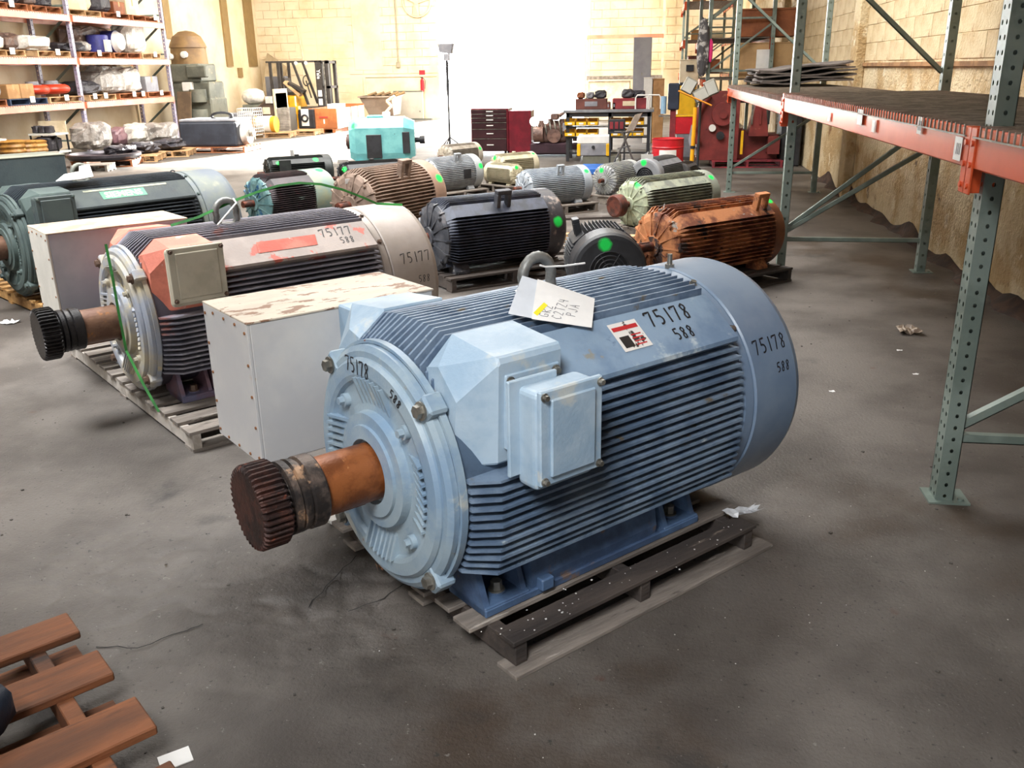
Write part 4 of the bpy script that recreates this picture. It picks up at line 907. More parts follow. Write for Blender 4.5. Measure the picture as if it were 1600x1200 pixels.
PLYL = mat('light plywood', 'b59468', 'a5845c', 3, rough=.75, bump=.2)
def crate(name, label, cat, a, b, m, m2=None, lidh=.02, group=None, loc=None, rz=0):
    dx, dy, dz = b; t = thing(name, label, cat, a, rz, group)
    MB().box((0, 0, 0), (dx, dy, dz - lidh)).build('side_panels', m, t, bevel=.006)
    MB().box((-.006, -.006, dz - lidh), (dx + .006, dy + .006, dz)).build('lid', m2 or m, t, bevel=.004)
    return t
t = crate('plywood_crate', 'light plywood crate with a white front sheet, on the rack over the red machine', 'crate', (1.50, 18.0, 1.462), (1.0, .9, .62), PLYL)
MB().box((.32, -.008, .12), (.60, 0, .5)).build('white_sheet', PAPER, t)
tt = [o for o in [1]]
t = thing('plywood_crate', 'dark brown plywood crate above the light one, on the same rack', 'crate', (1.48, 18.0, 2.182))
MB().box((0, 0, 0), (1.04, .9, .45)).build('side_panels', PLY, t, bevel=.008); MB().box((-.01, -.01, .45), (1.05, .91, .48)).build('lid', PLY, t)

# ------------------------------------------------------------------ left-hand racking with loads
LR = thing('pallet_rack', 'tall orange pallet rack with loaded shelves along the left wall', 'rack', (0, 0, 0))
LX = -13.4; LY = (16.2, 20.45, 24.7)
OR2 = mat('pale orange beam paint', 'd9886a', 'cc7456', 2, rough=.35, bump=.05)  # paler, less saturated orange than the right-hand beams
for y in LY:
    for x in (LX - .08, LX - 1.05):
        mb = MB(); mb.holes((x + .08, y - .05, 0), (0, 1, 0), (0, 0, 1), .1, 5.4, .012, .1).holes((x, y - .05, 0), (1, 0, 0), (0, 0, 1), .08, 5.4, .012, .1)
        mb.box((x, y + .046, 0), (x + .08, y + .05, 5.4)); mb.build('post', mat('white lavender rack paint', 'a49cae', '8b8298', 3, rough=.4, bump=.05), LR)
        MB().box((x - .02, y - .07, 0), (x + .12, y + .07, .01)).build('base_plate', POST, LR)
    for z in (.3, 1.3, 2.3, 3.3):
        brace(LR, (LX - 1.0, y, z), (LX - .06, y, z + .75), .045)
        brace(LR, (LX - 1.0, y, z - .05), (LX - .06, y, z - .05), .04)
for i in range(2):
    for z in (1.14, 2.12, 3.05, 4.0):
        MB().box((LX, LY[i] + .05, z - .15), (LX + .05, LY[i + 1] - .05, z)).build('beam', OR2, LR, bevel=.006)
        MB().box((LX - 1.1, LY[i] + .05, z - .15), (LX - 1.05, LY[i + 1] - .05, z)).build('beam', OR2, LR)
        mb = MB(); n = int(4.1 / .08)
        for k in range(n): mb.box((LX - 1.05, LY[i] + .08 + k * .08, z), (LX + .055, LY[i] + .09 + k * .08, z + .008)).box((LX + .05, LY[i] + .08 + k * .08, z - .03), (LX + .056, LY[i] + .09 + k * .08, z + .008))
        tag(mb.build('wire_deck', WIRE, LR), kind='stuff')
        for y_ in (LY[i], LY[i + 1]): MB().box((LX - .0, y_ - .04 if y_ > LY[i] else y_, z - .2), (LX + .01, y_ if y_ > LY[i] else y_ + .05, z)).build('beam_connector', OR2, LR)
WRAPG = mat('grey plastic wrap', '9c9690', '7d7772', 5, .4, .6, [('cfcdca', 6, .6, .06), ('4a4440', 7, .64, .06)], rough=.3, bump=.8, bscale=9, bdist=.04)
WRAPW = mat('white plastic wrap', 'd8d4cc', 'b9b4ac', 5, .4, .6, [('6a6460', 8, .68, .05)], rough=.3, bump=.8, bscale=9, bdist=.04)
WRAPB = mat('brown wrapped parts', '6b5448', '4c3c36', 6, .4, .6, [('b0a69c', 9, .66, .04)], rough=.5, bump=.6, bscale=14, bdist=.03)
DKP = mat('dark machine parts', '2c2a30', '3c3a40', 7, .4, .6, [('7a7678', 11, .68, .04)], rough=.5, bump=.6, bscale=16, bdist=.03)
ORT = mat('orange red tank', 'd6452a', 'b93820', 4, rough=.4, bump=.05)
CREAM = mat('cream box', 'd6c8ac', 'c4b494', 4, rough=.7)
GREYB = mat('grey box', '8f8f94', '7c7c82', 4, rough=.6)
BLUEP = mat('violet blue paint', '3a3c86', '2f3070', 4, rough=.5)
GOLD = mat('gold coil', 'b0813c', '8a6028', 6, .4, .6, [('dcc080', 12, .66, .04)], rough=.5, bump=.4)
GREEN = mat('green cylinder', '24704e', '1c5a40', 4, rough=.5)
def ysp(px0, px1, py): a = atx(px0, py, LX); b = atx(px1, py, LX); return a.y, b.y
WHICH = {1.14: 'lowest', 2.12: 'middle', 3.05: 'upper'}
def rpal(lv, px0, px1, m, nm, no):
    py = {1.14: 152, 2.12: 92, 3.05: 35}[lv]; y0, y1 = ysp(px0, px1, py)
    return pallet('%s pallet, %s left rack shelf, %s' % (nm, WHICH[lv], no), LX - .5, (y0 + y1) / 2, PI / 2, y1 - y0, 1.0, .13, 5, m, z=lv + .008, bw=.11), y0, y1
ORD = ('at the left edge of the photo', 'second from the left', 'third from the left', 'fourth from the left', 'fifth from the left', 'sixth from the left')
for lv, lst in ((1.14, ((-25, 10, WOODO, 'orange'), (14, 74, WOODB, 'blue'), (77, 130, WOODP, 'pale'), (140, 182, WOODP, 'tan'), (187, 229, WOODO, 'brown'), (232, 268, WOODO, 'brown'))),
                (2.12, ((-20, 42, WOODP, 'tan'), (60, 112, WOODP, 'tan'), (126, 175, WOODO, 'orange'), (179, 221, WOODO, 'orange'), (223, 252, WOODP, 'pale'))),
                (3.05, ((-20, 48, WOODO, 'brown'), (52, 99, WOODO, 'brown'), (110, 160, WOODP, 'pale'), (163, 204, WOODO, 'tan'), (208, 247, WOODO, 'tan')))):
    for k, (a, b, m, nm) in enumerate(lst): rpal(lv, a, b, m, nm, ORD[k])
def load(lv, px0, px1, hpx, kind, m, name, label, cat, dep=.75, seed=1, n=9, xo=.0):
    py = {1.14: 150, 2.12: 90, 3.05: 33}[lv]; y0, y1 = ysp(px0, px1, py); yc = (y0 + y1) / 2; hz = hpx * yc / 1250.0 * 1.05; z = lv + .138
    if kind == 'lump': o = lump(dep, y1 - y0, hz, seed, .14, n, .55).build(name, m, loc=(LX - .48 + xo, yc, z)); tag(o, label, cat); return o
    if kind == 'box':
        t = thing(name, label, cat, (LX - .48 + xo, yc, z)); w_ = (y1 - y0) / 2
        MB().box((-dep / 2, -w_, 0), (dep / 2, w_, hz)).build('carton', m, t, bevel=.01); MB().box((-dep / 2, -.03, hz), (dep / 2, .03, hz + .003)).box((dep / 2, -.03, hz * .6), (dep / 2 + .002, .03, hz)).build('tape', PLYL, t); return t
    if kind == 'tank':
        t = thing(name, label, cat, (LX - .40 + xo, yc, z)); r = (y1 - y0) / 2
        pr = [(.06, r * .45)] + [(.06 + hz * .30 * (1 - cos(a)), r * (.62 + .38 * sin(a))) for a in [k * PI / 8 for k in range(9)]] + [(.06 + hz * .6, r * .5)]
        MB().lathe(pr, axis='z', n=24).build('ring', m, t); MB().lathe([(0, r * .4), (.06, r * .4)], axis='z', n=20).build('foot', CREAM, t)
        MB().lathe([(hz * .62, r * .55), (hz * .8, r * .55), (hz * .82, r * .4), (hz, r * .38)], axis='z', n=20).build('hub', GREYB, t); return t
load(1.14, -18, 15, 34, 'lump', WRAPG, 'wrapped_load', 'grey wrapped bundle at the left edge of the lowest shelf', 'bundle', seed=2)
load(1.14, 20, 40, 19, 'box', CARD, 'cardboard_box', 'cardboard box on the blue pallet, left one', 'box')
load(1.14, 41, 62, 19, 'box', CARD, 'cardboard_box', 'cardboard box on the blue pallet, right one', 'box')
load(1.14, 63, 94, 21, 'tank', ORT, 'flywheel_housing', 'orange red round housing on the lowest shelf, left of two', 'housing')
load(1.14, 92, 124, 21, 'tank', ORT, 'flywheel_housing', 'orange red round housing on the lowest shelf, right of two', 'housing')
load(1.14, 133, 172, 18, 'lump', DKP, 'wrapped_motor', 'dark motor under a pale cover on the tan pallet, lowest shelf', 'motor', seed=4)
load(1.14, 165, 212, 30, 'lump', WRAPG, 'wrapped_load', 'heap of grey wrapped parts in the middle of the lowest shelf', 'bundle', seed=5)
load(1.14, 180, 208, 37, 'lump', WRAPG, 'wrapped_load', 'tall crumpled plastic-wrapped part in the lowest shelf heap', 'bundle', .5, seed=9, xo=-.1)
load(1.14, 208, 238, 33, 'lump', WRAPW, 'wrapped_load', 'white wrapped sack right of the grey heap, lowest shelf', 'bundle', .6, seed=6)
load(1.14, 226, 248, 40, 'lump', CREAM, 'sack', 'cream sack standing behind the wrapped heap, lowest shelf', 'sack', .4, seed=7, xo=-.3)
load(1.14, 243, 262, 20, 'box', GREYB, 'grey_box', 'small grey box at the right end of the lowest shelf', 'box', .5)
load(2.12, -15, 24, 22, 'lump', WRAPW, 'wrapped_load', 'white wrapped bundle at the left edge of the middle shelf', 'bundle', seed=11)
load(2.12, 20, 48, 22, 'lump', WRAPB, 'wrapped_load', 'brown lumpy load between two pallets, middle shelf', 'bundle', seed=12)
load(2.12, 54, 98, 20, 'lump', WRAPW, 'wrapped_load', 'long white wrapped bundle on the tan pallet, middle shelf', 'bundle', seed=13)
load(2.12, 114, 150, 12, 'lump', DKP, 'machine_part', 'low dark machine part left on the orange pallet, middle shelf', 'part', seed=14)
load(2.12, 146, 162, 14, 'lump', WRAPG, 'machine_part', 'small grey part with pale top, middle shelf', 'part', .5, seed=15)
t = thing('blue_drum', 'violet blue drum with white square face, middle shelf, left of two', 'drum', (LX - .4, ysp(170, 192, 90)[0] + .25, 2.258), .3)
MB().lathe([(0, .24), (.02, .26), (.40, .26), (.42, .22)], axis='z', n=20).build('shell', BLUEP, t); MB().box((.2, -.2, .02), (.27, .2, .3)).build('white_face', PAPER, t)
t = thing('blue_drum', 'violet blue round unit with large white end, middle shelf, right of two', 'drum', (LX - .4, ysp(192, 212, 90)[0] + .3, 2.258))
MB().cyl((-.3, 0, .27), (.12, 0, .27), .27, None, 24).build('shell', BLUEP, t); MB().cyl((.12, 0, .27), (.24, 0, .27), .26, .2, 24).build('white_face', PAPER, t)
load(2.12, 150, 215, 34, 'lump', WRAPB, 'wrapped_load', 'dark jagged wrapped load at the back of the middle shelf', 'bundle', .4, seed=16, xo=-.3)
load(2.12, 216, 246, 38, 'lump', WRAPW, 'wrapped_load', 'tall pale plastic-wrapped load at the right end of the middle shelf', 'bundle', .6, seed=17)
load(3.05, 0, 22, 16, 'lump', WRAPG, 'wrapped_load', 'grey wrapped load at the left of the upper shelf', 'bundle', seed=21)
load(3.05, 24, 50, 16, 'lump', DKP, 'machine_part', 'dark part near the left of the upper shelf', 'part', seed=22)
load(3.05, 50, 76, 20, 'lump', WRAPB, 'wrapped_load', 'brown wrapped part on the second pallet, upper shelf', 'bundle', seed=23)
load(3.05, 78, 98, 18, 'lump', DKP, 'machine_part', 'dark round part beside the first post, upper shelf', 'part', seed=24)
load(3.05, 113, 146, 22, 'box', CREAM, 'white_carton', 'wide white carton on the pale pallet, upper shelf', 'box')
load(3.05, 146, 162, 30, 'lump', CREAM, 'sack', 'cream sack beside the white carton, upper shelf', 'sack', .5, seed=25)
load(3.05, 163, 186, 22, 'lump', DKP, 'grey_motor', 'dark grey motor on the tan pallet, upper shelf', 'motor', seed=26)
load(3.05, 187, 204, 15, 'box', PLY, 'brown_box', 'brown box right of the dark motor, upper shelf', 'box')
load(3.05, 206, 226, 19, 'box', CREAM, 'cream_box', 'cream box at the right end of the upper shelf', 'box')
for lv, pxs in ((1.14, (46, 100, 145, 162, 207, 221, 250)), (2.12, (17, 88, 153, 240)), (3.05, (19, 183, 240))):
    for px in pxs:
        y0, _ = ysp(px, px, {1.14: 148, 2.12: 88, 3.05: 31}[lv]); o = MB().box((LX + .055, y0 - .08, lv + .05), (LX + .06, y0 + .08, lv + .18)).build('shelf_card', STK); ci = pxs.index(px)
        tag(o, 'white card, %s on the %s shelf of the left rack' % (('first from the left', 'second', 'third', 'fourth', 'fifth', 'sixth', 'seventh')[ci], WHICH[lv]), 'card', 'white cards on the left rack pallets')

# things on the floor under and before the left rack
def G2(px, py, z=0): return gr(px, py, z)
t = thing('gold_coil_rack', 'low bench of gold brown wound coils at the far left', 'coils', (0, 0, 0))
for k, (px, Yk, r, hz) in enumerate(((24, 17.2, .26, .48), (42, 17.4, .24, .46), (60, 17.6, .20, .45))):
    p = at(px, 246, Yk); p.z = 0
    mb = MB(); mb.lathe([(0, r)] + [(.04 + hz * i / 10, r * (1.0 + .10 * (i % 2))) for i in range(10)] + [(hz + .02, r * .8)], (p.x, p.y, 0), 'z', 20); mb.build('coil', GOLD, t)
p = at(4, 246, 17.2)
for k, lab in enumerate(('green upright cylinder at the left edge of the photo', 'green upright cylinder touching the gold coils')):
    t = thing('green_cylinder', lab, 'cylinder', (p.x - .05 + k * .17, p.y - k * .1, 0)); MB().lathe([(0, .09), (.46, .09)], axis='z', n=18).build('shell', GREEN, t); MB().lathe([(.46, .10), (.53, .10)], axis='z', n=18).build('cap', STK, t)
p0 = at(52, 228, 18.6); p1 = at(88, 190, 18.6)
t = thing('parts_shelf', 'low stand with pale panel and dark parts right of the gold coils', 'stand', (p0.x, 18.6, 0))
MB().box((0, .3, .55), (p1.x - p0.x, .33, p1.z)).build('back_panel', CREAM, t); MB().box((0, -.1, .50), (p1.x - p0.x, .35, .54)).build('shelf', STK, t); MB().box((0, -.1, .12), (p1.x - p0.x, .35, .16)).build('shelf', STK, t)
for x in (.01, p1.x - p0.x - .04): MB().box((x, -.08, 0), (x + .03, -.05, .5)).build('leg', BLACKM, t); MB().box((x, .3, 0), (x + .03, .33, .5)).build('leg', BLACKM, t)
for k in range(3): tag(lump(.15, .2, .16, 30 + k, .12, 6).build('dark_part', DKP, loc=(p0.x + .12 + .16 * k, 18.65, .54)), 'small dark part on the stand, %s of three' % ('left', 'middle', 'right')[k], 'part')
tag(lump(.5, .4, .3, 35, .14, 8).build('dark_part', DKP, loc=(p0.x + .3, 18.7, .165)), 'large dark part inside the stand by the gold coils', 'part')
def fl(px0, px1, pyb, hpx, m, name, label, cat, seed, dep=.8, sq=.6, z=0.13, amp=.12):
    a = gr(px0, pyb, z); b = gr(px1, pyb, z); Yc = (a.y + b.y) / 2; b2 = at(px1, pyb, a.y)
    wd = (b2 - a).length; hz = hpx * a.y / 1270.0
    o = lump(wd, dep, hz, seed, amp, 11, sq).build(name, m, loc=((a.x + b2.x) / 2, a.y + dep / 2, z)); return tag(o, label, cat)
def flp(px0, px1, pyb, label, m, dep=1.0, rz=.0, nb=6):
    a = gr(px0, pyb, 0); b = at(px1, pyb, a.y); return pallet(label, (a.x + b.x) / 2, a.y + dep / 2, rz, b.x - a.x, dep, .13, nb, m)
flp(107, 158, 270, 'pale grey pallet nearest on the floor before the left rack', WOODG, .6, .3)
flp(105, 190, 262, 'orange pallet under the big dark ring', WOODO, 1.1, .3)
flp(192, 232, 254, 'pallet left under the dark assemblies by the left rack', WOODP, 1.0, .3)
flp(236, 282, 246, 'pallet right under the dark assemblies by the left rack', WOODP, 1.0, .3)
t = thing('dark_ring', 'large flat dark steel ring lying on the orange pallet', 'ring', G2(148, 250, .14) + Vector((0, .35, 0)))
MB().lathe([(0, .42), (0, .66), (.05, .70), (.10, .70), (.11, .64), (.06, .60), (.03, .42)], axis='z', n=40, caps=False).build('rim', mat('dark ring steel', '4a464c', '35333a', 5, rough=.35, metal=.4), t)
MB().lathe([(0, .0001), (.02, .44)], axis='z', n=30, caps=False).build('disc', DKP, t)
fl(106, 150, 236, 40, WRAPG, 'wrapped_load', 'grey wrapped bundle standing left of the rack post on the floor', 'bundle', 41)
fl(142, 162, 232, 36, WRAPW, 'wrapped_load', 'pale plastic-wrapped bundle right behind the rack post on the floor', 'bundle', 42, .5)
fl(160, 188, 229, 26, mat('purple brown wrap', '8a6a70', '6e5058', 5, spots=[('d4cfd8', 6, .62, .06)], rough=.3, bump=.5), 'wrapped_load', 'purple brown wrapped load on the floor under the rack', 'bundle', 43)
fl(184, 222, 227, 29, WRAPW, 'wrapped_load', 'white shiny wrapped load on the floor under the rack', 'bundle', 44)
fl(218, 262, 225, 29, WRAPG, 'wrapped_load', 'long grey wrapped load beside the right rack post', 'bundle', 45)
for k, (a, b, yb) in enumerate(((158, 196, 246), (196, 236, 241), (236, 276, 236))):
    fl(a, b, yb, 16, DKP, 'machine_assembly', 'dark machine assembly on a floor pallet, %s of three' % ('left', 'middle', 'right')[k], 'machine part', 50 + k, .6, .7, .13, .2)
# dark box-like motor with round end
a = gr(283, 232, .1); b = at(378, 232, a.y); hz = 36 * a.y / 1290
t = thing('large_motor', 'large black box-shaped motor with a round pale end, left of the wire basket', 'motor', (a.x, a.y, .13), .05)
W_ = b.x - a.x
MB().box((0, 0, 0), (W_ * .92, 1.0, hz)).build('housing', mat('blue black housing', '30343e', '262a33', 3, rough=.5), t, bevel=.05, seg=2)
MB().box((.02, .02, hz), (W_ * .92, .98, hz + .05)).build('top_plate', GREYB, t, bevel=.01)
T_ = MB().cyl((W_ * .90, .45, hz * .5), (W_ + .02, .45, hz * .5), hz * .48, hz * .44, 28); T_.build('end_disc', mat('pale disc', 'c9c6c0', 'aba8a2', 4, rough=.4), t)
MB().cyl((W_, .45, hz * .5), (W_ + .12, .45, hz * .5), .09).build('shaft', STEEL, t)
MB().tube([(.9 + .25 * cos(x), .4, hz + .1 + .08 * sin(x)) for x in [k * PI / 8 for k in range(17)]], .03, 6).build('cable_loop', BLACKM, t)
pallet('brown pallet under the large black box-shaped motor', a.x + W_ / 2, a.y + .5, .05, W_ + .1, 1.1, .13, 6, WOODO)
# tall old machine (furnace-like) behind
a = gr(300, 200, 0); Ym = 25.6
q0 = at(268, 190, Ym); q1 = at(338, 190, Ym); xc = (q0.x + q1.x) / 2; wd = q1.x - q0.x
t = thing('tall_machine', 'tall domed brown and grey industrial machine standing right of the left rack', 'machine', (xc, Ym + .6, 0))
OLDG = mat('old grey green machine', '6c6c60', '56584e', 2, .4, .6, [('8a8068', 4, .62, .08)], rough=.6, bump=.2)
OLDB = mat('old brown machine', '80643e', '6b5236', 2, .4, .6, [('a68a5c', 4, .62, .08)], rough=.6, bump=.2)
MB().box((-.55, -.55, 0), (.60, .5, 1.05)).build('base', OLDG, t, bevel=.04)
MB().box((-.60, -.5, 1.0), (.55, .5, 1.5)).build('body', OLDG, t, bevel=.04); MB().box((-.62, -.55, 1.5), (.35, .5, 2.0)).build('body_upper', OLDG, t, bevel=.04)
MB().lathe([(2.0, .52), (2.3, .50), (2.45, .50)], (-.20, 0, 0), 'z', 28).build('drum_body', OLDB, t)
MB().lathe([(2.45, .53), (2.55, .50), (2.75, .40), (2.88, .22), (2.92, .0001)], (-.20, 0, 0), 'z', 28, caps=False).build('dome', OLDB, t)
for x, z in ((-.5, 2.2), (-.05, 2.25)): MB().cyl((x, -.5, z), (x, -.62, z), .09).cyl((x, -.62, z), (x, -.64, z), .06).build('gauge', STK, t)
MB().box((.0, -.7, 1.62), (.6, -.5, 1.95)).build('head_box', OLDG, t, bevel=.03)
MB().cyl((.25, -.62, .95), (.25, -.62, 1.3), .24, None, 20).build('cylinder', OLDG, t); MB().box((-.2, -.66, 1.25), (.1, -.5, 1.5)).build('control_box', STK, t, bevel=.02)
MB().cyl((.2, -.66, .4), (.2, -.66, .75), .28, None, 20).build('cylinder', OLDG, t); MB().tube([(.55, -.55, .9), (.58, -.6, 1.2), (.6, -.58, 1.5)], .03).build('pipe', OLDG, t)
a = gr(276, 213, 0); t = thing('leaning_board', 'brown board leaning beside the right post of the left rack', 'board', (at(276, 200, 25.0).x, 25.0, 0))
MB().hexa([(0, 0, 0), (.42, 0, 0), (.42, .04, 0), (0, .04, 0), (0, .3, 1.25), (.42, .3, 1.25), (.42, .34, 1.25), (0, .34, 1.25)]).build('board', mat('brown board', '6b5640', '5a4836', 3, rough=.8), t)
# ------------------------------------------------------------------ forklift and goods by the back wall
YF_ = 30.2
def X_at(px, Y=YF_, py=190): return at(px, py, Y).x
def Z_at(py, Y=YF_, px=500): return at(px, py, Y).z
t = thing('forklift', 'dark and yellow forklift with tall black mast parked at the back wall', 'forklift', (0, YF_, 0))
BK = mat('forklift black', '2b2724', '3a3430', 4, rough=.5); YL = mat('forklift yellow', 'd9a01e', 'c08a18', 3, rough=.45)
x0, x1 = X_at(432), X_at(506); zt = Z_at(97); xm0, xm1 = X_at(506), X_at(526)
MB().box((x0, -.45, .45), (X_at(475), .55, 1.0)).build('counterweight', YL, t, bevel=.12, seg=3)
MB().box((X_at(448), -.5, .35), (x1, .5, .62)).build('chassis', BK, t, bevel=.05)
for x, r in ((X_at(447), .26), (X_at(498), .30)):
    for y in (-.52, .40): MB().cyl((x, y, r), (x, y + .16, r), r, None, 24).cyl((x, y - .01, r), (x, y + .17, r), r * .5, None, 16).build('wheel', BK, t)
for y in (-.45, .45):
    MB().box((X_at(437), y - .03, 1.0), (X_at(441), y + .03, zt)).build('rear_post', BK, t); MB().box((X_at(449), y - .03, .9), (X_at(453), y + .03, zt)).build('rear_post', BK, t)
    MB().hexa([(X_at(490), y - .03, .7), (X_at(494), y - .03, .7), (X_at(494), y + .03, .7), (X_at(490), y + .03, .7), (X_at(472), y - .03, zt), (X_at(475), y - .03, zt), (X_at(475), y + .03, zt), (X_at(472), y + .03, zt)]).build('front_post', BK, t)
mb = MB()
mb.box((X_at(433), -.48, zt), (x1, -.42, zt + .05)).box((X_at(433), .42, zt), (x1, .48, zt + .05))
for k in range(6): xx = X_at(433) + (x1 - X_at(433)) * k / 5.2; mb.box((xx, -.45, zt), (xx + .04, .45, zt + .04))
mb.build('overhead_guard', BK, t)
for x in (X_at(479), X_at(494)): MB().cyl((x, -.5, zt - .02), (x, -.44, zt - .02), .055).build('work_light', STK, t)
for xa in (xm0, xm0 + .14, xm1 - .10): MB().box((xa, -.42, .1), (xa + .10, -.30, zt + .05)).box((xa, .30, .1), (xa + .10, .42, zt + .05)).build('mast_rail', BK, t)
for z in (.3, 1.2, zt - .05): MB().box((xm0, -.42, z), (xm1, .42, z + .08)).build('mast_crossbar', BK, t)
MB().box((xm0 + .01, -.44, .5), (xm0 + .22, -.43, zt)).build('mast_plate', BK, t)
T = Matrix.Translation((xm0 + .11, -.445, zt - .38)) @ Matrix.Rotation(PI / 2, 4, 'X') @ Matrix.Rotation(-PI / 2, 4, 'Z')
text_mb('Yale', .17, T, .002, .002).build('mast_lettering', PAPER, t)
MB().box((xm0 + .05, -.447, .95), (xm0 + .18, -.44, 1.15)).box((xm0 + .05, -.447, .68), (xm0 + .18, -.44, .88)).build('mast_stickers', STK, t)
MB().cyl((xm0 + .30, -.40, .3), (xm0 + .30, -.40, zt), .03, None, 10).build('mast_cylinder', STEEL, t)
MB().box((X_at(458), -.25, 1.0), (X_at(474), .25, 1.1)).hexa([(X_at(456), -.25, 1.1), (X_at(459), -.25, 1.1), (X_at(459), .25, 1.1), (X_at(456), .25, 1.1), (X_at(452), -.25, 1.55), (X_at(455), -.25, 1.55), (X_at(455), .25, 1.55), (X_at(452), .25, 1.55)]).build('seat', BK, t)
MB().tube([(X_at(484) + .02 * cos(a), .22 * cos(a), 1.45 + .16 * sin(a)) for a in [k * PI / 8 for k in range(16)]], .02, 6, True).tube([(X_at(490), 0, .9), (X_at(484), 0, 1.45)], .025).build('steering_wheel', BK, t)
MB().box((xm1, -.40, .05), (xm1 + .9, -.28, .10)).box((xm1, .28, .05), (xm1 + .9, .40, .10)).box((xm1, -.45, .1), (xm1 + .06, .45, .6)).build('forks', BK, t)
o = MB().hexa([(0, 0, 0), (.12, 0, -.06), (.12, .1, -.06), (0, .1, 0), (.02, 0, .05), (.14, 0, 0), (.14, .1, 0), (.02, .1, .05)])
# planks leaning on the forklift
for k, (pxa, pya, pxb, pyb, m) in enumerate(((446, 128, 470, 149, WOODP), (452, 130, 476, 143, BK))):
    a = at(pxa, pya, YF_ - .75); b = at(pxb, pyb, YF_ - .75); d = (b - a).normalized(); s_ = Vector((0, 1, 0)) * .15; n2_ = d.cross(Vector((0, 1, 0))) * .045
    tag(MB().loft([[a - s_ - n2_, a + s_ - n2_, a + s_ + n2_, a - s_ + n2_], [b - s_ - n2_, b + s_ - n2_, b + s_ + n2_, b - s_ + n2_]]).build('plank', m), '%s plank propped up in front of the forklift seat' % ('pale', 'dark')[k], 'plank')
# brown steel hopper holding a yellow drum
Yc = 27.0
t = thing('open_steel_box', 'dark brown open steel frame left of the slatted crate', 'frame', (0, Yc, 0))
xa, xb = X_at(393, Yc), X_at(434, Yc)
MB().hexa([(xa, 0, .15), (xb, 0, .15), (xb, .9, .15), (xa, .9, .15), (xa + .05, 0, .62), (xb, 0, 1.15), (xb, .9, 1.15), (xa + .05, .9, .62)]).build('side_plate', OLDB if False else mat('brown steel', '564336', '423329', 4, rough=.6), t, bevel=.02)
MB().box((xb - .06, -.03, .0), (xb, .95, 1.25)).build('edge_plate', CREAM, t)
for k, (px, py, m) in enumerate(((420, 155, WRAPW), (416, 172, CREAM), (424, 186, CREAM))): p = at(px, py, Yc - .06); MB().box((p.x - .12, -.05, p.z - .12), (p.x + .1, -.01, p.z + .08), Matrix()).build('loose_sheet', m, t)
t = thing('yellow_drum_lying', 'yellow and white drum lying on a pallet at the foot of the brown frame', 'drum', (X_at(393, 24.6), 24.6, .13))
MB().cyl((0, .25, .22), (.62, .25, .22), .22, None, 22).build('shell', YL, t); MB().cyl((.1, .25, .22), (.5, .25, .225), .226, None, 22).build('label', STK, t)
pallet('pallet under the yellow drum near the brown frame', X_at(412, 24.6), 25.0, .1, 1.4, 1.0, .13, 6, WOODP)
# slatted grey crate
Yc = 25.4; xa, xb = X_at(432, Yc), X_at(453, Yc)
t = thing('slatted_crate', 'grey slatted upright crate in front of the forklift', 'crate', (xa, Yc, .13)); hz = Z_at(168, Yc) - .13 
GSL = mat('grey slats', 'a9a49c', '8a857d', 6, rough=.8)
MB().box((.03, .04, 0), (xb - xa - .03, .6, hz)).build('inner_panel', mat('dark slat gap', '4a4640', rough=.8), t)
for k in range(14): MB().box((0, 0, hz * k / 14), (xb - xa, .04, hz * (k + .72) / 14)).build('slat', GSL, t)
MB().box((0, -.01, 0), (.04, .05, hz + .02)).build('corner_post', CREAM, t); MB().box((xb - xa - .04, -.01, 0), (xb - xa, .05, hz + .02)).build('corner_post', GSL, t)
pallet('pale pallet under the slatted crate', X_at(450, Yc), Yc + .4, .1, 1.5, 1.0, .13, 6, WOODP)
pallet('pale pallet right of the slatted crate with small machine parts', X_at(475, 26.5), 26.7, .15, 1.1, 1.0, .13, 6, WOODP)
t = thing('small_machine', 'black and white machine part with a round hole, left of the wood crate', 'machine', (X_at(466, 26.4), 26.4, .13))
MB().box((0, 0, 0), (.5, .4, .55)).build('body', BLACKM, t, bevel=.02); MB().box((.12, -.03, .08), (.34, 0, .56)).build('plate', STK, t); MB().tube([(.23 + .09 * cos(a), -.04, .30 + .09 * sin(a)) for a in [k * PI / 8 for k in range(16)]], .03, 6, True).build('round_port', BLACKM, t)
t = thing('yellow_bracket', 'yellow bracket between the slatted crate and the wood crate', 'bracket', (X_at(453, 26.4), 26.4, .55)); MB().prism([(0, 0), (.3, 0), (.3, .2), (0, .2)], 0, .22).prism([(.05, .02), (.2, .02), (.2, .15), (.05, .15)], .22, .5).box((.02, .02, -.42), (.06, .06, 0)).box((.22, .02, -.42), (.26, .06, 0)).build('bracket', YL, t)
# wire basket
Yc = 24.0; xa, xb = X_at(372, Yc), X_at(396, Yc); za, zb = Z_at(190, Yc, 385), Z_at(170, Yc, 385)
t = thing('wire_basket', 'white wire mesh basket above the round pale disc', 'basket', (0, Yc, 0)); mb = MB()
for k in range(9): x = xa + (xb - xa) * k / 8; mb.box((x, 0, .1), (x + .012, .012, zb)).box((x, .6, .1), (x + .012, .612, zb))
for k in range(9): z = .1 + (zb - .1) * k / 8; mb.box((xa, 0, z), (xb, .012, z + .012)).box((xa, .6, z), (xb, .612, z + .012)).box((xa, 0, z), (xa + .012, .6, z + .012)).box((xb, 0, z), (xb + .012, .6, z + .012))
for x in (xa, xb - .02): 
    for y in (0, .59): mb.box((x, y, 0), (x + .03, y + .03, .12))
tag(mb.build('mesh', STK, t), kind='stuff')
tag(lump(.75, .6, .5, 61, .06, 10, .9).build('round_white_drum', WRAPW, loc=(X_at(400, 28.8), 28.8, .75)), 'pale rounded bundle behind the wire basket', 'bundle'); 
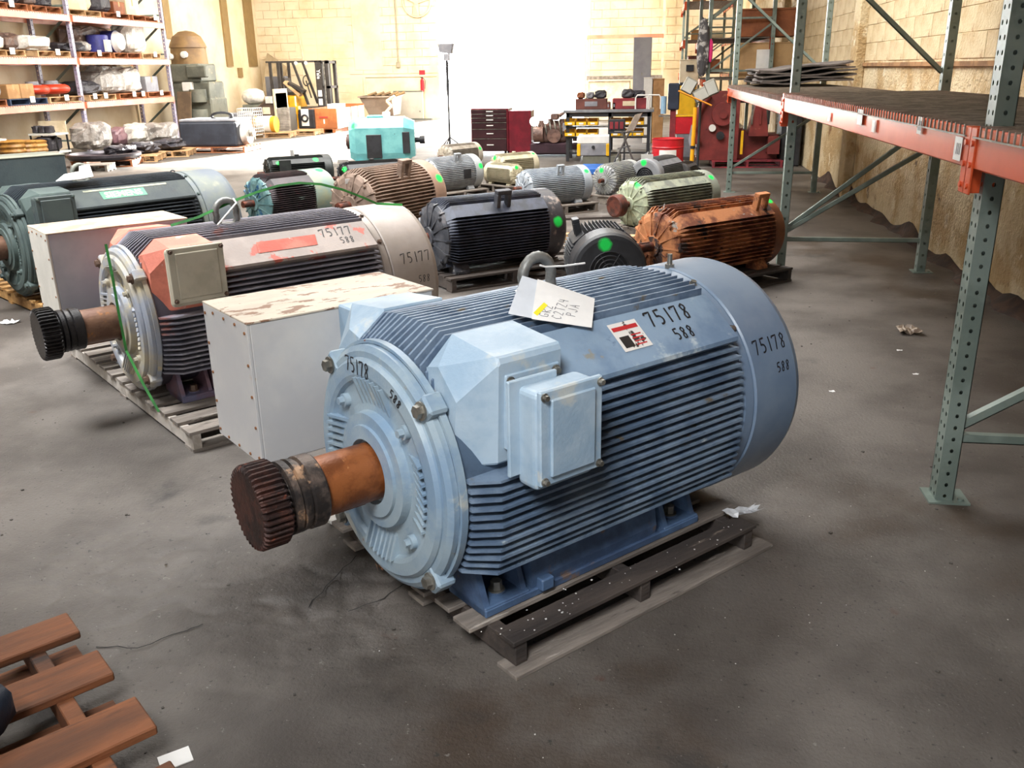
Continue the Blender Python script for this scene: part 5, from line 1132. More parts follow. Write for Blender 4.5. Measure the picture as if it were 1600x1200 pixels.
tag(MB().box((X_at(400, 28.8) - .3, 28.55, 0), (X_at(400, 28.8) + .3, 29.05, .76)).build('plinth_box', OLDG, bevel=.02), 'grey green box under the pale rounded bundle', 'box')
tag(MB().box((X_at(340, 27.5) , 27.5, 0), (X_at(392, 27.5), 28.1, .55)).build('long_bench', GREYB, bevel=.03), 'long pale grey bench behind the black box-shaped motor', 'bench')
# big wooden crate
Yc = 26.5; xa, xm, xb = X_at(480, Yc), X_at(526, Yc), X_at(574, Yc + 1.4); zb = Z_at(170, Yc, 500)
t = thing('wooden_crate', 'large open orange brown wooden crate with white painted slats on its right side', 'crate', (xa, Yc, 0)); OB = mat('orange brown crate', 'b06a38', '96562c', 2.5, .4, .6, [('7a4424', 5, .64, .06)], rough=.7); 
wd = xm - xa
MB().box((0, 0, .12), (wd, .03, zb)).build('front_panel', OB, t)
MB().box((wd * .42, -.012, zb * .62), (wd * .72, 0, zb * .68)).build('red_mark', mat('mark red', 'b93a30', rough=.6), t); MB().box((wd * .56, -.012, zb * .38), (wd * .6, 0, zb * .56)).build('white_mark', STK, t)
L_ = 2.7
MB().box((0, 0, .12), (.03, L_, zb)).build('side_panel', OB, t); MB().box((0, L_, .12), (wd, L_ + .03, zb + .05)).build('back_panel', OB, t); MB().box((0, 0, .10), (wd, L_, .13)).build('bottom', OB, t)
MB().box((wd - .02, .03, .12), (wd, L_, zb - .03)).build('side_panel', mat('dark gap', '5c4434', rough=.8), t)
for k in range(4): y = .04 + k * L_ / 4; MB().box((wd, y, .12), (wd + .03, y + L_ / 4 * .80, zb)).build('slat', mat('cream slat', 'd8cdb8', rough=.7), t)
for k in range(3): MB().box((.05 + k * (wd - .2) / 2, 0, 0), (.15 + k * (wd - .2) / 2, L_, .10)).build('runner', OB, t)
tag(MB().box((xa + .55, Yc + .3, .125), (xa + .95, Yc + .8, zb + .12)).build('white_carton', STK, bevel=.01), 'white carton sticking up out of the wooden crate', 'carton')
# dumpster hopper and scrap on pallet
Yc = 31.0; xa, xb = X_at(563, Yc), X_at(614, Yc); zb = Z_at(150, Yc, 590)
t = thing('steel_hopper', 'rusty grey steel tipping hopper against the back wall', 'hopper', (0, Yc, 0)); HP = mat('hopper steel', '8f7f70', '7a6a5c', 2, .4, .6, [('a5764c', 4, .66, .06)], rough=.6)
MB().hexa([(xa + .25, .3, .25), (xb - .05, .3, .25), (xb - .05, 1.2, .25), (xa + .25, 1.2, .25), (xa, 0, zb), (xb, 0, zb), (xb, 1.4, zb), (xa, 1.4, zb)]).build('bin', HP, t, bevel=.01)
MB().box((xa - .03, -.03, zb - .05), (xb + .03, 1.43, zb)).build('rim', HP, t); 
for x in (xa + .4, xb - .4): MB().box((x, .3, 0), (x + .12, 1.2, .25)).build('fork_pocket', HP, t)
mb = MB()
for k in range(5): 
    a = Vector((xa + .2 + .25 * k, .4 + .1 * (k % 2), zb)); mb.tube([a, a + Vector((.3, .1, .10))], .05, 6)
tag(mb.build('scrap_in_hopper', OLDB, loc=(0, Yc, 0)), 'brown scrap metal heaped in the hopper', 'scrap', kind='stuff')
pallet('pallet with planks and scrap before the hopper', X_at(598, 29.5), 29.9, .1, 1.2, 1.0, .12, 6, WOODP)
for k in range(3): tag(MB().box((0, 0, 0), (1.15 - .1 * k, .3, .05)).build('stacked_plank', (CREAM, OB, CREAM)[k], loc=(X_at(583, 29.5), 29.6 + .05 * k, .125 + .06 * k)), ('bottom', 'middle', 'top')[k] + ' plank of the small stack before the hopper', 'plank')
t = thing('zigzag_bracket', 'pale zigzag steel bracket standing before the hopper', 'bracket', (0, 29.2, 0)); zz = [(616, 150), (604, 158), (611, 166), (603, 175)]
for k in range(3):
    a = at(*zz[k], 29.2); b = at(*zz[k + 1], 29.2); a.y = b.y = 0; MB().tube([a, b], .045, 6).build('bar', CREAM, t)
a = at(603, 175, 29.2); MB().box((a.x - .1, -.1, 0), (a.x + .1, .1, a.z)).build('bar', CREAM, t)
t = thing('grey_cabinet', 'wide plain grey metal cabinet door leaning against the back wall', 'panel', (X_at(617, 33.2), 33.2, 0)); w_ = X_at(662, 33.2) - X_at(617, 33.2)
MB().box((0, 0, .05), (w_, .12, .98)).build('panel', mat('flat grey panel', 'b0a89a', 'a59d90', 2, rough=.5), t, bevel=.01); MB().box((0, -.01, .98), (w_, .13, 1.02)).build('top_rail', OLDG, t); MB().cyl((w_ - .12, 0, .3), (w_ - .12, -.02, .3), .03).build('lock', STEEL, t)
MB().box((0, -.02, 0), (w_ + .3, .14, .05)).build('base', OLDG, t)
t = thing('fire_extinguisher', 'red fire extinguisher hanging on the back wall left of the doorway', 'fire extinguisher', (X_at(662, 33.3), 33.36, .98))
RED = mat('signal red', 'c8202a', 'b01a24', 4, rough=.35); MB().lathe([(0, .06), (.02, .07), (.38, .07), (.44, .03), (.47, .03)], axis='z', n=16).build('cylinder', RED, t); MB().box((-.03, -.1, .47), (.03, .06, .50)).build('handle', BLACKM, t); MB().tube([(.02, 0, .48), (.12, -.02, .40), (.10, -.02, .1)], .012).build('hose', BLACKM, t)
tag(MB().box((X_at(661, 33.3) - .1, 33.46, 1.5), (X_at(661, 33.3) + .12, 33.48, 1.72)).build('safety_sign', RED), 'small red safety sign above the fire extinguisher', 'sign')
# plywood sheets behind the forklift
tag(MB().hexa([(X_at(405, 31.9), 31.9, 0), (X_at(432, 31.9), 31.9, 0), (X_at(432, 31.9), 32.0, 0), (X_at(405, 31.9), 32.0, 0), (X_at(405, 31.9), 33.2, 2.4), (X_at(434, 31.9), 33.2, 1.9), (X_at(434, 31.9), 33.3, 1.9), (X_at(405, 31.9), 33.3, 2.4)]).build('leaning_sheet', mat('grey brown sheet', '9c8a6c', '857458', 2, rough=.8)), 'grey brown sheet leaning in the corner behind the forklift', 'sheet')
tag(MB().box((X_at(417, 31.0), 31.2, 0), (X_at(448, 31.0), 31.8, 1.6)).build('dark_cabinet', mat('blue grey cabinet', '6a6c74', '5a5c66', 2, rough=.6), bevel=.02), 'blue grey cabinet in shade behind the forklift', 'cabinet')
tag(MB().tube([at(464, 40, 32.9), at(474, 94, 32.9), Vector((X_at(476, 32.9), 32.9, 0))], .03).build('long_pole', CREAM), 'thin pale pole standing behind the forklift', 'pole')

# ------------------------------------------------------------------ light stand, tool chest, bench area
def XA(px, Y, py=200): return at(px, py, Y).x
def ZA(py, Y, px=900): return at(px, py, Y).z
t = thing('work_light_stand', 'tall thin stand with a square lamp head before the bright doorway', 'lamp stand', (-4.63, 20.8, 0))
MB().cyl((0, 0, .02), (0, 0, 2.05), .022, None, 10).build('pole', DGREY, t); MB().cyl((0, 0, 1.2), (0, 0, 1.95), .032, None, 10).build('upper_sleeve', DGREY, t)
for k in range(3): a = k * 2.09; MB().tube([(0, 0, .25), (.32 * cos(a), .32 * sin(a), .015)], .012).build('leg', DGREY, t)
MB().box((-.06, -.05, 1.9), (.06, .05, 2.05)).build('clamp', GREYB, t)
MB().hexa([(-.16, -.05, 2.08), (.12, -.05, 2.04), (.12, .1, 2.04), (-.16, .1, 2.08), (-.17, -.1, 2.26), (.17, -.1, 2.26), (.17, .1, 2.26), (-.17, .1, 2.26)]).build('lamp_head', GREYB, t, bevel=.01)
# roller tool chest
Y = 18.8; xa, xb, xc_ = XA(737, Y, 235), XA(795, Y, 235), XA(830, Y, 235); 
CH = mat('dark maroon drawers', '341a1f', '2a1418', 4, rough=.3, bump=.02); CHR = mat('maroon red side', '6e1826', '5a1420', 4, rough=.3, bump=.02)
t = thing('tool_chest', 'dark red and black roller tool chest with pale drawer pulls beside the doorway', 'tool chest', (xa, Y, 0))
wd = xb - xa
MB().box((0, .01, .10), (wd, .6, .95)).build('cabinet', CHR, t, bevel=.01)
zs = [.10, .36, .55, .68, .77, .85, .93]
for k in range(6):
    d = MB().box((.015, -.012, zs[k] + .006), (wd - .04, .01, zs[k + 1] - .006)).build('drawer', CH, t, bevel=.003)
    MB().box((wd * .42, -.024, (zs[k] + zs[k + 1]) / 2 - .008), (wd * .60, -.012, (zs[k] + zs[k + 1]) / 2 + .008)).build('drawer_pull', STK, d)
    MB().box((.015, -.02, zs[k + 1] - .012), (wd - .04, -.012, zs[k + 1] - .004)).build('drawer_edge', STEEL, d)
for x in (.08, wd - .08):
    for y in (.1, .5): MB().cyl((x - .02, y, .05), (x + .02, y, .05), .05, None, 14).build('caster', BLACKM, t)
MB().box((wd, .02, .0), (xc_ - xa, .58, .90)).build('side_locker', CHR, t, bevel=.01)
# brown engine on a dark skid
Y = 18.55; EN = mat('dusty brown engine', '7a5c50', '5c443c', 5, .4, .6, [('a08478', 8, .64, .06), ('3a2c2a', 9, .64, .06)], rough=.5, bump=.5, bscale=18, bdist=.03)
xa, xb = XA(828, Y, 220), XA(903, Y, 220)
t = thing('engine_block', 'dusty brown engine on a dark maroon skid between tool chest and bench', 'engine', (xa, Y, 0)); wd = xb - xa
MB().box((0, 0, .05), (wd, .9, .28)).build('skid', mat('maroon skid', '3c2630', '2e1c24', 4, rough=.4), t, bevel=.03)
MB().box((wd * .15, .1, .28), (wd * .75, .7, .62)).build('block', EN, t, bevel=.05, seg=2)
for k in range(4): MB().cyl((wd * (.22 + .15 * k), .3, .6), (wd * (.22 + .15 * k), .3, .70 + .03 * (k % 2)), .09, .08, 14).build('cylinder_head', EN, t)
MB().cyl((wd * .08, .05, .45), (wd * .28, .05, .45), .16, None, 20).build('flywheel', EN, t); MB().cyl((wd * .5, .0, .42), (wd * .5, .12, .42), .14, None, 20).build('pulley', EN, t)
MB().box((wd * .42, .1, .72), (wd * .58, .4, .84)).build('air_box', EN, t, bevel=.02); MB().tube([(wd * .6, .2, .8), (wd * .75, .15, .88), (wd * .9, .2, .6), (wd * .92, .2, .3)], .045).build('exhaust_pipe', EN, t)
for k in range(4): MB().tube([(wd * (.3 + .1 * k), .08, .7), (wd * (.33 + .1 * k), 0, .6), (wd * (.35 + .1 * k), .05, .45)], .02).build('fuel_line', STEEL, t)
MB().box((wd * .68, .02, .5), (wd * .85, .12, .66)).build('control_box', GREYB, t, bevel=.01)
for p, r in (((wd * .1, -.02, .70), .10), ((wd * .34, -.02, .70), .05)):
    MB().cyl((p[0], p[1] + .08, p[2]), (p[0], p[1], p[2]), r * .8, r, 20).build('lamp_housing', STEEL, t)
    MB().cyl((p[0], p[1], p[2]), (p[0], p[1] - .012, p[2]), r * .9, None, 20).build('lit_lens', mat('lit lamp', 'ffffff', emit=('fff6e8', 14)), t)
# workbench with yellow bins
Y = 17.6; xa, xb = XA(880, Y, 172), XA(1022, Y, 172); zt = ZA(172, Y)
YB_ = mat('yellow bin', 'e6b21c', 'd6a418', 4, rough=.4, bump=.02); STG = mat('bench steel', '9a9ca0', '84868a', 4, rough=.3, metal=.4)
t = thing('workbench', 'steel topped workbench with dark legs between the engine and the red machine', 'bench', (xa, Y, 0)); wd = xb - xa
MB().box((0, 0, zt - .05), (wd, .8, zt)).build('top', STG, t, bevel=.006); MB().box((.05, .05, zt - .13), (wd - .05, .1, zt - .05)).build('apron', DGREY, t)
for x in (.05, wd * .5, wd - .12):
    for y in (.05, .70): MB().box((x, y, 0), (x + .06, y + .06, zt - .05)).build('leg', DGREY, t)
MB().box((.05, .1, .14), (wd - .05, .75, .17)).build('lower_shelf', DGREY, t)
for r, (zb_, py0) in enumerate(((ZA(198, Y), 0), (ZA(215, Y), 0))):
    MB().box((.04, .08, zb_ - .02), (wd - .06, .6, zb_)).build('bin_shelf', DGREY, t)
for r, zb_ in enumerate((ZA(196, Y) , ZA(213, Y))):
    lst = [0, 1, 2, 4, 5, 6] if r == 0 else [0, 1, 2, 4, 5, 6, 7]
    for k in lst:
        x = .03 + k * .215
        if x > wd - .2: continue
        b = thing('storage_bin', 'yellow plastic bin, %s in the %s row under the bench top' % (('first', 'second', 'third', 'fourth', 'fifth', 'sixth', 'seventh', 'eighth')[lst.index(k)], ('upper', 'lower')[r]), 'bin', (xa + x, Y - .04, zb_ + .001), group=None)
        mb = MB(); w_ = .20; h_ = .12
        mb.box((0, 0, 0), (w_, .35, .006)).box((0, 0, 0), (w_, .006, h_ * .55)).box((0, .344, 0), (w_, .35, h_)).prism([(0, 0), (0.005, 0), (.005, .35), (0, .35)], 0, h_).prism([(w_ - .005, 0), (w_, 0), (w_, .35), (w_ - .005, .35)], 0, h_)
        mb.build('tray', YB_, b); MB().box((w_ * .3, -.004, h_ * .15), (w_ * .7, 0, h_ * .42)).build('label', STK, b)
Yb = Y + .25
def onb(px0, px1, hpx, m, name, label, cat, seed=None, yo=.2, parts=None, base=None):
    x0, x1 = XA(px0, Y + yo, 165), XA(px1, Y + yo, 165); hz = hpx * Y / 1290; z = (zt if base is None else base) + .001
    if seed is not None: return tag(lump(x1 - x0, .25, hz, seed, .14, 8, .55).build(name, m, loc=((x0 + x1) / 2, Y + yo + .12, z)), label, cat)
    b = thing(name, label, cat, (x0, Y + yo, z)); MB().box((0, 0, 0), (x1 - x0, .3, hz)).build('case', m, b, bevel=.008)
    MB().box(((x1 - x0) * .3, -.005, hz * .3), ((x1 - x0) * .7, 0, hz * .75)).build('front_label', parts or GREYB, b); MB().tube([((x1 - x0) * .3, .15, hz), ((x1 - x0) * .35, .15, hz + .02), ((x1 - x0) * .65, .15, hz + .02), ((x1 - x0) * .7, .15, hz)], .006, 6).build('handle', DGREY, b); return b
MR = mat('dull red', '8a2c30', '74242a', 4, rough=.5); BRR = mat('brown red', '6b3a30', '583028', 4, rough=.6)
onb(899, 948, 14, BRR, 'parts_case', 'brown red parts case on the bench, left of the two', 'case'); onb(957, 1010, 14, MR, 'parts_case', 'red parts case on the bench, right of the two', 'case', parts=CREAM)
zz_ = zt + 14 * Y / 1290 + .002
for k, (a, b, h_, m, nm, lb) in enumerate(((901, 913, 9, PLY, 'small_box', 'small brown box on top of the brown red case'), (915, 928, 9, GREYB, 'small_motor', 'small grey part on the brown red case'), (929, 947, 11, DKP, 'small_motor', 'small dark part with two round faces on the brown red case'), (970, 990, 12, DKP, 'small_motor', 'black lumpy part on the red case, left'), (988, 1008, 10, DKP, 'small_motor', 'black lumpy part on the red case, right'))):
    onb(a, b, h_, m, nm, lb, 'part', seed=70 + k, base=zz_)
for px in (948, 957): onb(px, px + 5, 9, BRR, 'small_tin', 'small tin between the two cases, %s' % ('left' if px == 948 else 'right'), 'tin')
for px in (993, 1011):
    x = XA(px, Y + .1, 165); t = thing('hoop_clamp', 'white hoop standing on the bench end, %s one' % ('left' if px == 993 else 'right'), 'hoop', (x, Y + .1, zt)); MB().tube([(0, 0, 0), (0, 0, .2), (.03, 0, .25), (.22, 0, .25), (.25, 0, .2), (.25, 0, 0)], .014).build('hoop', STK, t)
# bench-side: white and yellow tool case on a block, stool with a seat, part rack
Y2 = 17.0; xa2 = XA(902, Y2, 235)
t = thing('tool_case', 'grey and yellow tool case with a white lid under the bench', 'tool case', (xa2, Y2, .16)); wd2 = XA(952, Y2, 235) - xa2
MB().box((0, 0, 0), (wd2, .4, .22)).build('body', GREYB, t, bevel=.015); MB().box((0, 0, .22), (wd2, .4, .36)).build('lid', STK, t, bevel=.01)
for x in (-.005, wd2 - .06): MB().box((x, -.012, -.0), (x + .065, .41, .22)).build('yellow_corner', YB_, t, bevel=.01)
MB().cyl((wd2 * .5, -.01, .16), (wd2 * .5, -.03, .16), .03).build('latch', BLACKM, t)
tag(MB().box((xa2 + .1, Y2 + .02, 0), (xa2 + wd2 + .2, Y2 + .5, .158)).build('low_crate', OLDG, bevel=.01), 'grey green low block under the tool case', 'block')
t = thing('folding_stool', 'folded steel frame chair with a grey brown back leaning before the bench', 'chair', (0, 16.2, 0)); SG = mat('stool grey', '5c5650', '4a4640', 4, rough=.5)
def seg_(a, b, r, nm, m, n=8):
    a = at(*a, 16.2); b = at(*b, 16.2); a.y = b.y = 0; MB().tube([a, b], r, n).build(nm, m, t)
seg_((953, 266), (998, 178), .018, 'frame_tube', SG); seg_((995, 266), (972, 205), .018, 'frame_tube', SG); seg_((960, 206), (1004, 206), .015, 'cross_tube', SG); seg_((965, 232), (985, 228), .013, 'cross_tube', SG)
a = at(984, 205, 16.15); b = at(998, 178, 16.15); d = (b - a).normalized(); s_ = Vector((.08, 0, .02))
MB().loft([[a - s_ + Vector((0, y, 0)) for y in (-16.17, -16.14)] + [a + s_ + Vector((0, y, 0)) for y in (-16.14, -16.17)], [b - s_ * .8 + Vector((0, y, 0)) for y in (-16.17, -16.14)] + [b + s_ * .8 + Vector((0, y, 0)) for y in (-16.14, -16.17)]]).build('backrest', mat('taupe back', '9a8c80', '857868', 4, rough=.6), t, bevel=.01)
Y3 = 16.7; xa3 = XA(950, Y3, 210)
t = thing('red_switch_unit', 'dark electric part with three red faces standing beside the chair', 'part', (xa3, Y3, 0)); MB().box((0, 0, .62), (.30, .2, .82)).build('housing', DGREY, t, bevel=.01)
for k in range(3): MB().box((.03 + k * .09, -.02, .66), (.09 + k * .09, 0, .78)).build('red_face', MR, t)
MB().box((0, 0, .58), (.34, .22, .62)).build('shelf', DGREY, t)
for x in (.02, .28): MB().box((x, .08, 0), (x + .03, .11, .58)).build('leg', DGREY, t)
# red drum
t = thing('red_drum', 'bright red steel drum with a white label, in front of the red machine', 'drum', (XA(1043, 15.6, 240), 15.6, 0)); rdz = ZA(216, 15.6, 1043)
MB().lathe([(0, .24), (.01, .26), (.20, .26), (.215, .27), (.23, .26), (.42, .26), (.435, .27), (.45, .26), (rdz - .02, .26), (rdz, .268), (rdz, .25), (rdz - .02, .245), (rdz - .02, .0001)], axis='z', n=32, caps=False).build('shell', RED, t)
mb = MB(); pp_ = [(.263 * sin(a), -.263 * cos(a)) for a in [rad(-32 + 64 * k / 8) for k in range(9)]]
mb.add([(x, y, .22) for x, y in pp_] + [(x, y, .40) for x, y in pp_], [(k, k + 1, k + 10, k + 9) for k in range(8)]); mb.build('label', PAPER, t)
mb = MB(); pp_ = [(.265 * sin(a), -.265 * cos(a)) for a in [rad(-20 + 46 * k / 8) for k in range(9)]]
mb.add([(x, y, .26) for x, y in pp_] + [(x, y, .28) for x, y in pp_], [(k, k + 1, k + 10, k + 9) for k in range(8)]); mb.build('print_line', mat('print grey', '5c5c60', bump=0), t)
# yellow pole
t = thing('yellow_pole', 'upright yellow pole with a black band before the red machine', 'pole', (XA(1080, 15.0, 262), 15.0, 0)); zt_ = ZA(168, 15.0, 1085)
MB().cyl((0, 0, 0), (.02, 0, zt_), .035, .03, 14).build('pole', mat('safety yellow', 'f0a81c', 'e09a18', 4, rough=.4), t); MB().cyl((.008, 0, zt_ * .42), (.009, 0, zt_ * .46), .042, None, 14).build('black_band', BLACKM, t)
# red machine on red pallet
Y = 16.6; RM = mat('maroon machine', '7c2f2c', '652624', 2.5, .4, .6, [('8f5a44', 4, .64, .06), ('3c1c1e', 5, .66, .06)], rough=.5, bump=.15)
xa, xb = XA(1088, Y, 230), XA(1218, Y, 230)
t = thing('red_machine', 'large dark red shear-like machine with round hubs behind the right rack', 'machine', (xa, Y, .12)); wd = xb - xa; Z = lambda py: ZA(py, Y, 1150) - .12
MB().prism([(0, 0), (wd * .45, 0), (wd * .45, 1.15), (wd * .12, 1.15), (.0, .75)], -.3, 0).build('x', RM) if False else None
def slab(q, y0, y1, nm, m, bv=.02):
    a = [(x * wd, y0, z) for x, z in q]; b = [(x * wd, y1, z) for x, z in q]; return MB().loft([a, b]).build(nm, m, t, bevel=bv)
slab([(0, 0), (.50, 0), (.50, 1.16), (.18, 1.16), (.06, .95), (0, .5)], 0, .25, 'side_frame', RM); slab([(0, 0), (1.0, 0), (1.0, .42), (.62, .42), (.60, .5), (.5, .5)], .25, .75, 'bed', RM); slab([(.62, .4), (.86, .4), (.80, 1.0), (.70, 1.0)], .05, .5, 'upright', RM); slab([(.86, .1), (1.0, .1), (1.0, .4), (.86, .4)], .0, .25, 'end_block', RM)
slab([(.5, .95), (1.0, .95), (1.0, 1.2), (.5, 1.2)], .3, .75, 'head_beam', mat('black red head', '3c2022', '2c1a1c', 4, rough=.6))
MB().cyl((wd * .30, -.02, .78), (wd * .30, -.10, .78), .20, .19, 28).cyl((wd * .30, -.10, .78), (wd * .30, -.14, .78), .07, None, 18).build('hub_cover', RM, t)
MB().cyl((wd * .18, -.01, .55), (wd * .18, -.06, .55), .06).build('white_knob', STK, t); MB().cyl((wd * .28, -.01, .42), (wd * .28, -.07, .42), .07, None, 12).build('black_knob', BLACKM, t)
MB().tube([(wd * .02, -.05, .3), (-.06, -.05, .5), (.02, -.05, .85), (wd * .12, -.05, 1.1)], .06, 10).build('guard_hood', RM, t)
MB().tube([(-.02, -.09, .1), (-.10, -.09, .35), (-.06, -.09, .6)], .05, 8).build('pale_guard', GREYB, t)
for k in range(4): MB().box((wd * (.64 + .1 * k), .02, .60), (wd * (.66 + .1 * k), .06, .95)).build('linkage', (STEEL, RM, BLACKM, STEEL)[k], t)
MB().box((wd * .53, -.02, .1), (wd * .56, 0, .5)).build('yellow_gauge', YB_, t)
pallet('red pallet under the dark red machine', xa + wd * .62, Y + .35, 0, wd * .85, 1.0, .12, 5, WOODR)
tag(MB().box((xb + .03, Y + .1, 0), (2.55, Y + .8, .95)).build('dark_cabinet', BLACKM, bevel=.02), 'black cabinet between the red machine and the right wall', 'cabinet')
# cluster light tripod
t = thing('lamp_cluster', 'cluster of three square work lamps on a stand at the end of the right rack', 'lamp', (XA(1090, 14.2, 250), 14.2, 0))
MB().cyl((0, 0, 0), (0, 0, 1.35), .02).build('pole', DGREY, t)
for k in range(3): a = k * 2.09 + .4; MB().tube([(0, 0, .25), (.3 * cos(a), .3 * sin(a), .015)], .012).build('leg', DGREY, t)
MB().tube([(-.2, 0, 1.36), (.2, 0, 1.36)], .015).build('crossbar', STEEL, t)
for k, (px, py, ry) in enumerate(((1077, 134, .5), (1111, 137, -.4), (1095, 148, 1.1))):
    p = at(px, py, 14.1) - t.location; T = Matrix.Translation(p) @ Matrix.Rotation(ry, 4, 'Y'); l = MB().box((-.09, -.05, -.11), (.09, .06, .11), T).build('lamp_head', mat('lamp khaki', '7c786a', '68645a', 5, rough=.5), t, bevel=.015); MB().box((-.07, -.056, -.09), (.07, -.05, .09), T).build('lens', mat('lamp glass', 'b9b9b0', rough=.15), l)
o = MB().tube([at(1060, 142, 14.0), at(1112, 165, 14.0)], .012).build('orange_cord', mat('cord orange', 'e08a20', rough=.5)); tag(o, 'thin orange cord hanging below the lamp cluster', 'cord')
# drill press style red stand with blue head, left of the lamps
t = thing('red_press', 'red column press with a dark blue motor head left of the lamp cluster', 'machine', (XA(1050, 16.9, 215), 16.9, 0)); z1_ = ZA(130, 16.9, 1050)
MB().box((-.05, -.05, 0), (.05, .05, z1_ - .2)).build('column', MR, t); MB().box((-.10, -.1, z1_ - .45), (.10, .12, z1_)).build('motor_head', mat('navy head', '2c3444', '232a38', 4, rough=.4), t, bevel=.02); MB().box((-.2, -.2, .0), (.2, .25, .06)).build('base', MR, t); MB().box((.05, -.05, .55), (.36, .2, .85)).build('cabinet', RED, t, bevel=.01); MB().box((.05, -.06, .85), (.37, .21, .88)).build('yellow_top', YB_, t)
MB().cyl((-.17, 0, .9), (-.17, 0, 1.2), .05).build('blue_cylinder', mat('pale blue', '8fb0c8', rough=.4), t); MB().box((-.25, -.1, .85), (-.05, .1, .88)).build('table', STEEL, t)
t = thing('yellow_container', 'stack of yellow containers on the stand behind the lamp cluster', 'container', (XA(1060, 18.4, 140), 18.4, 0)); MB().box((0, 0, .72), (.34, .35, 1.35)).build('container', YB_, t, bevel=.02); MB().box((0, 0, 0), (.36, .4, .72)).build('stand', GREYB, t, bevel=.01); MB().box((.02, 0, 1.352), (.33, .3, 1.40)).build('lid', DGREY, t)
crate('cream_pump_box', 'cream box with dark square window above the yellow containers', 'box', (XA(1062, 18.9, 120), 18.9, 0), (.36, .4, 1.82), CREAM)
MB().box((XA(1072, 18.88, 110), 18.87, 1.60), (XA(1084, 18.88, 110), 18.885, 1.72)).build('window', BLACKM, bpy.data.objects[[o.name for o in bpy.data.objects if o.name.startswith('cream_pump_box')][0]]).matrix_parent_inverse = Matrix.Translation(-Vector((XA(1062, 18.9, 120), 18.9, 0)))
# tall grey cabinet, cartons, orange beam and corner post behind the bench
Y = 24.0
t = thing('tall_grey_panel', 'tall flat grey locker panel standing behind the bench', 'locker', (XA(988, Y, 150), Y, 0)); w_ = XA(1016, Y, 150) - XA(988, Y, 150); MB().box((0, 0, 0), (w_, .3, ZA(58, Y, 1000))).build('body', mat('locker grey', '9c9ca2', '8f8f96', 2, rough=.5), t, bevel=.01); MB().box((w_ * .47, -.01, 1.5), (w_ * .53, 0, 1.56)).build('lock', STEEL, t)
crate('white_carton', 'white carton standing right of the tall grey locker', 'carton', (XA(1006, 22, 130), 22, 0), (.22, .3, ZA(121, 22, 1010)), STK)
crate('cardboard_box', 'tall brown cardboard box right of the white carton', 'box', (XA(1019, 22, 130), 22, 0), (.28, .35, ZA(123, 22, 1020)), CARD)
t = thing('back_rack', 'orange and pale rack standing against the back wall right of the doorway', 'rack', (0, 0, 0)); Y = 31.6
for px in (917, 1035):
    x = XA(px, Y, 100); MB().box((x - .04, Y, 0), (x + .04, Y + .06, 4.4)).build('post', CREAM, t); MB().box((x - .04, Y + 1.0, 0), (x + .04, Y + 1.06, 4.4)).build('post', CREAM, t)
for py in (57, 121):
    z = ZA(py, Y, 975); MB().box((XA(917, Y, 100), Y - .02, z - .06), (XA(1035, Y, 100), Y + .03, z + .06)).build('beam', OR2 if py == 57 else WIRE, t)
tag(MB().box((XA(918, Y, 140), Y + .1, 0), (XA(984, Y, 140), Y + .9, ZA(125, Y, 950) - .03)).build('cream_chest', CREAM, bevel=.02), 'cream chest under the back rack deck', 'chest')
# goods on the far right racks
for k, (x, y, z, dx, dz, m, lab) in enumerate(((.85, 26.2, 1.51, .35, .45, BRR, 'dark red brown box'), (1.3, 26.2, 1.51, .4, .35, PLY, 'brown box'), (.9, 26.2, 2.36, .3, .25, CARD, 'cardboard box'), (1.35, 26.3, 2.36, .4, .22, CREAM, 'cream box'), (.9, 26.3, 3.31, .35, .4, CARD, 'cardboard box'), (1.4, 26.3, 3.31, .4, .45, PLY, 'tall brown box'))):
    crate('storage_box', '%s on the %s deck of the farthest right rack, %s side' % (lab, {1.51: 'low', 2.36: 'middle', 3.31: 'top'}[z], 'left' if k % 2 == 0 else 'right'), 'box', (x, y, z), (dx, .5, dz), m)
for k, (x, z, dx, dz, m, lab) in enumerate(((1.45, 3.305, .45, .4, CREAM, 'cream box left'), (1.98, 3.305, .45, .55, PLY, 'brown red wooden box right'))):
    crate('storage_box', lab + ' on the upper deck of the rack behind the plywood crates', 'box', (x, 19.0, z), (dx, .6, dz), m)
t = thing('hanging_coat', 'grey jacket hanging from a post of the far right rack', 'jacket', (XA(1097, 17.8, 100), 17.8, 1.5)); lump(.22, .14, 1.0, 88, .12, 10, .8).build('jacket', mat('jacket grey', '4c4a4c', 'b9b7b4', 6, .5, .6, rough=.8), t)
t = thing('pink_rag', 'bright pink rag hanging beside the plywood crate', 'rag', (XA(1110, 17.8, 90), 17.8, 1.75)); lump(.07, .05, .4, 89, .14, 8, .8).build('cloth', mat('pink', 'e8307c', rough=.7), t)
tag(MB().box((0, 0, 0), (.9, .8, .10)).build('blue_tray', mat('bright blue', '2c6cc0', '245a a8'.replace(' ', ''), 4, rough=.5), bevel=.01, loc=(XA(905, 15.4, 262), 15.4, 0)), 'flat bright blue tray on the floor before the tool case', 'tray')

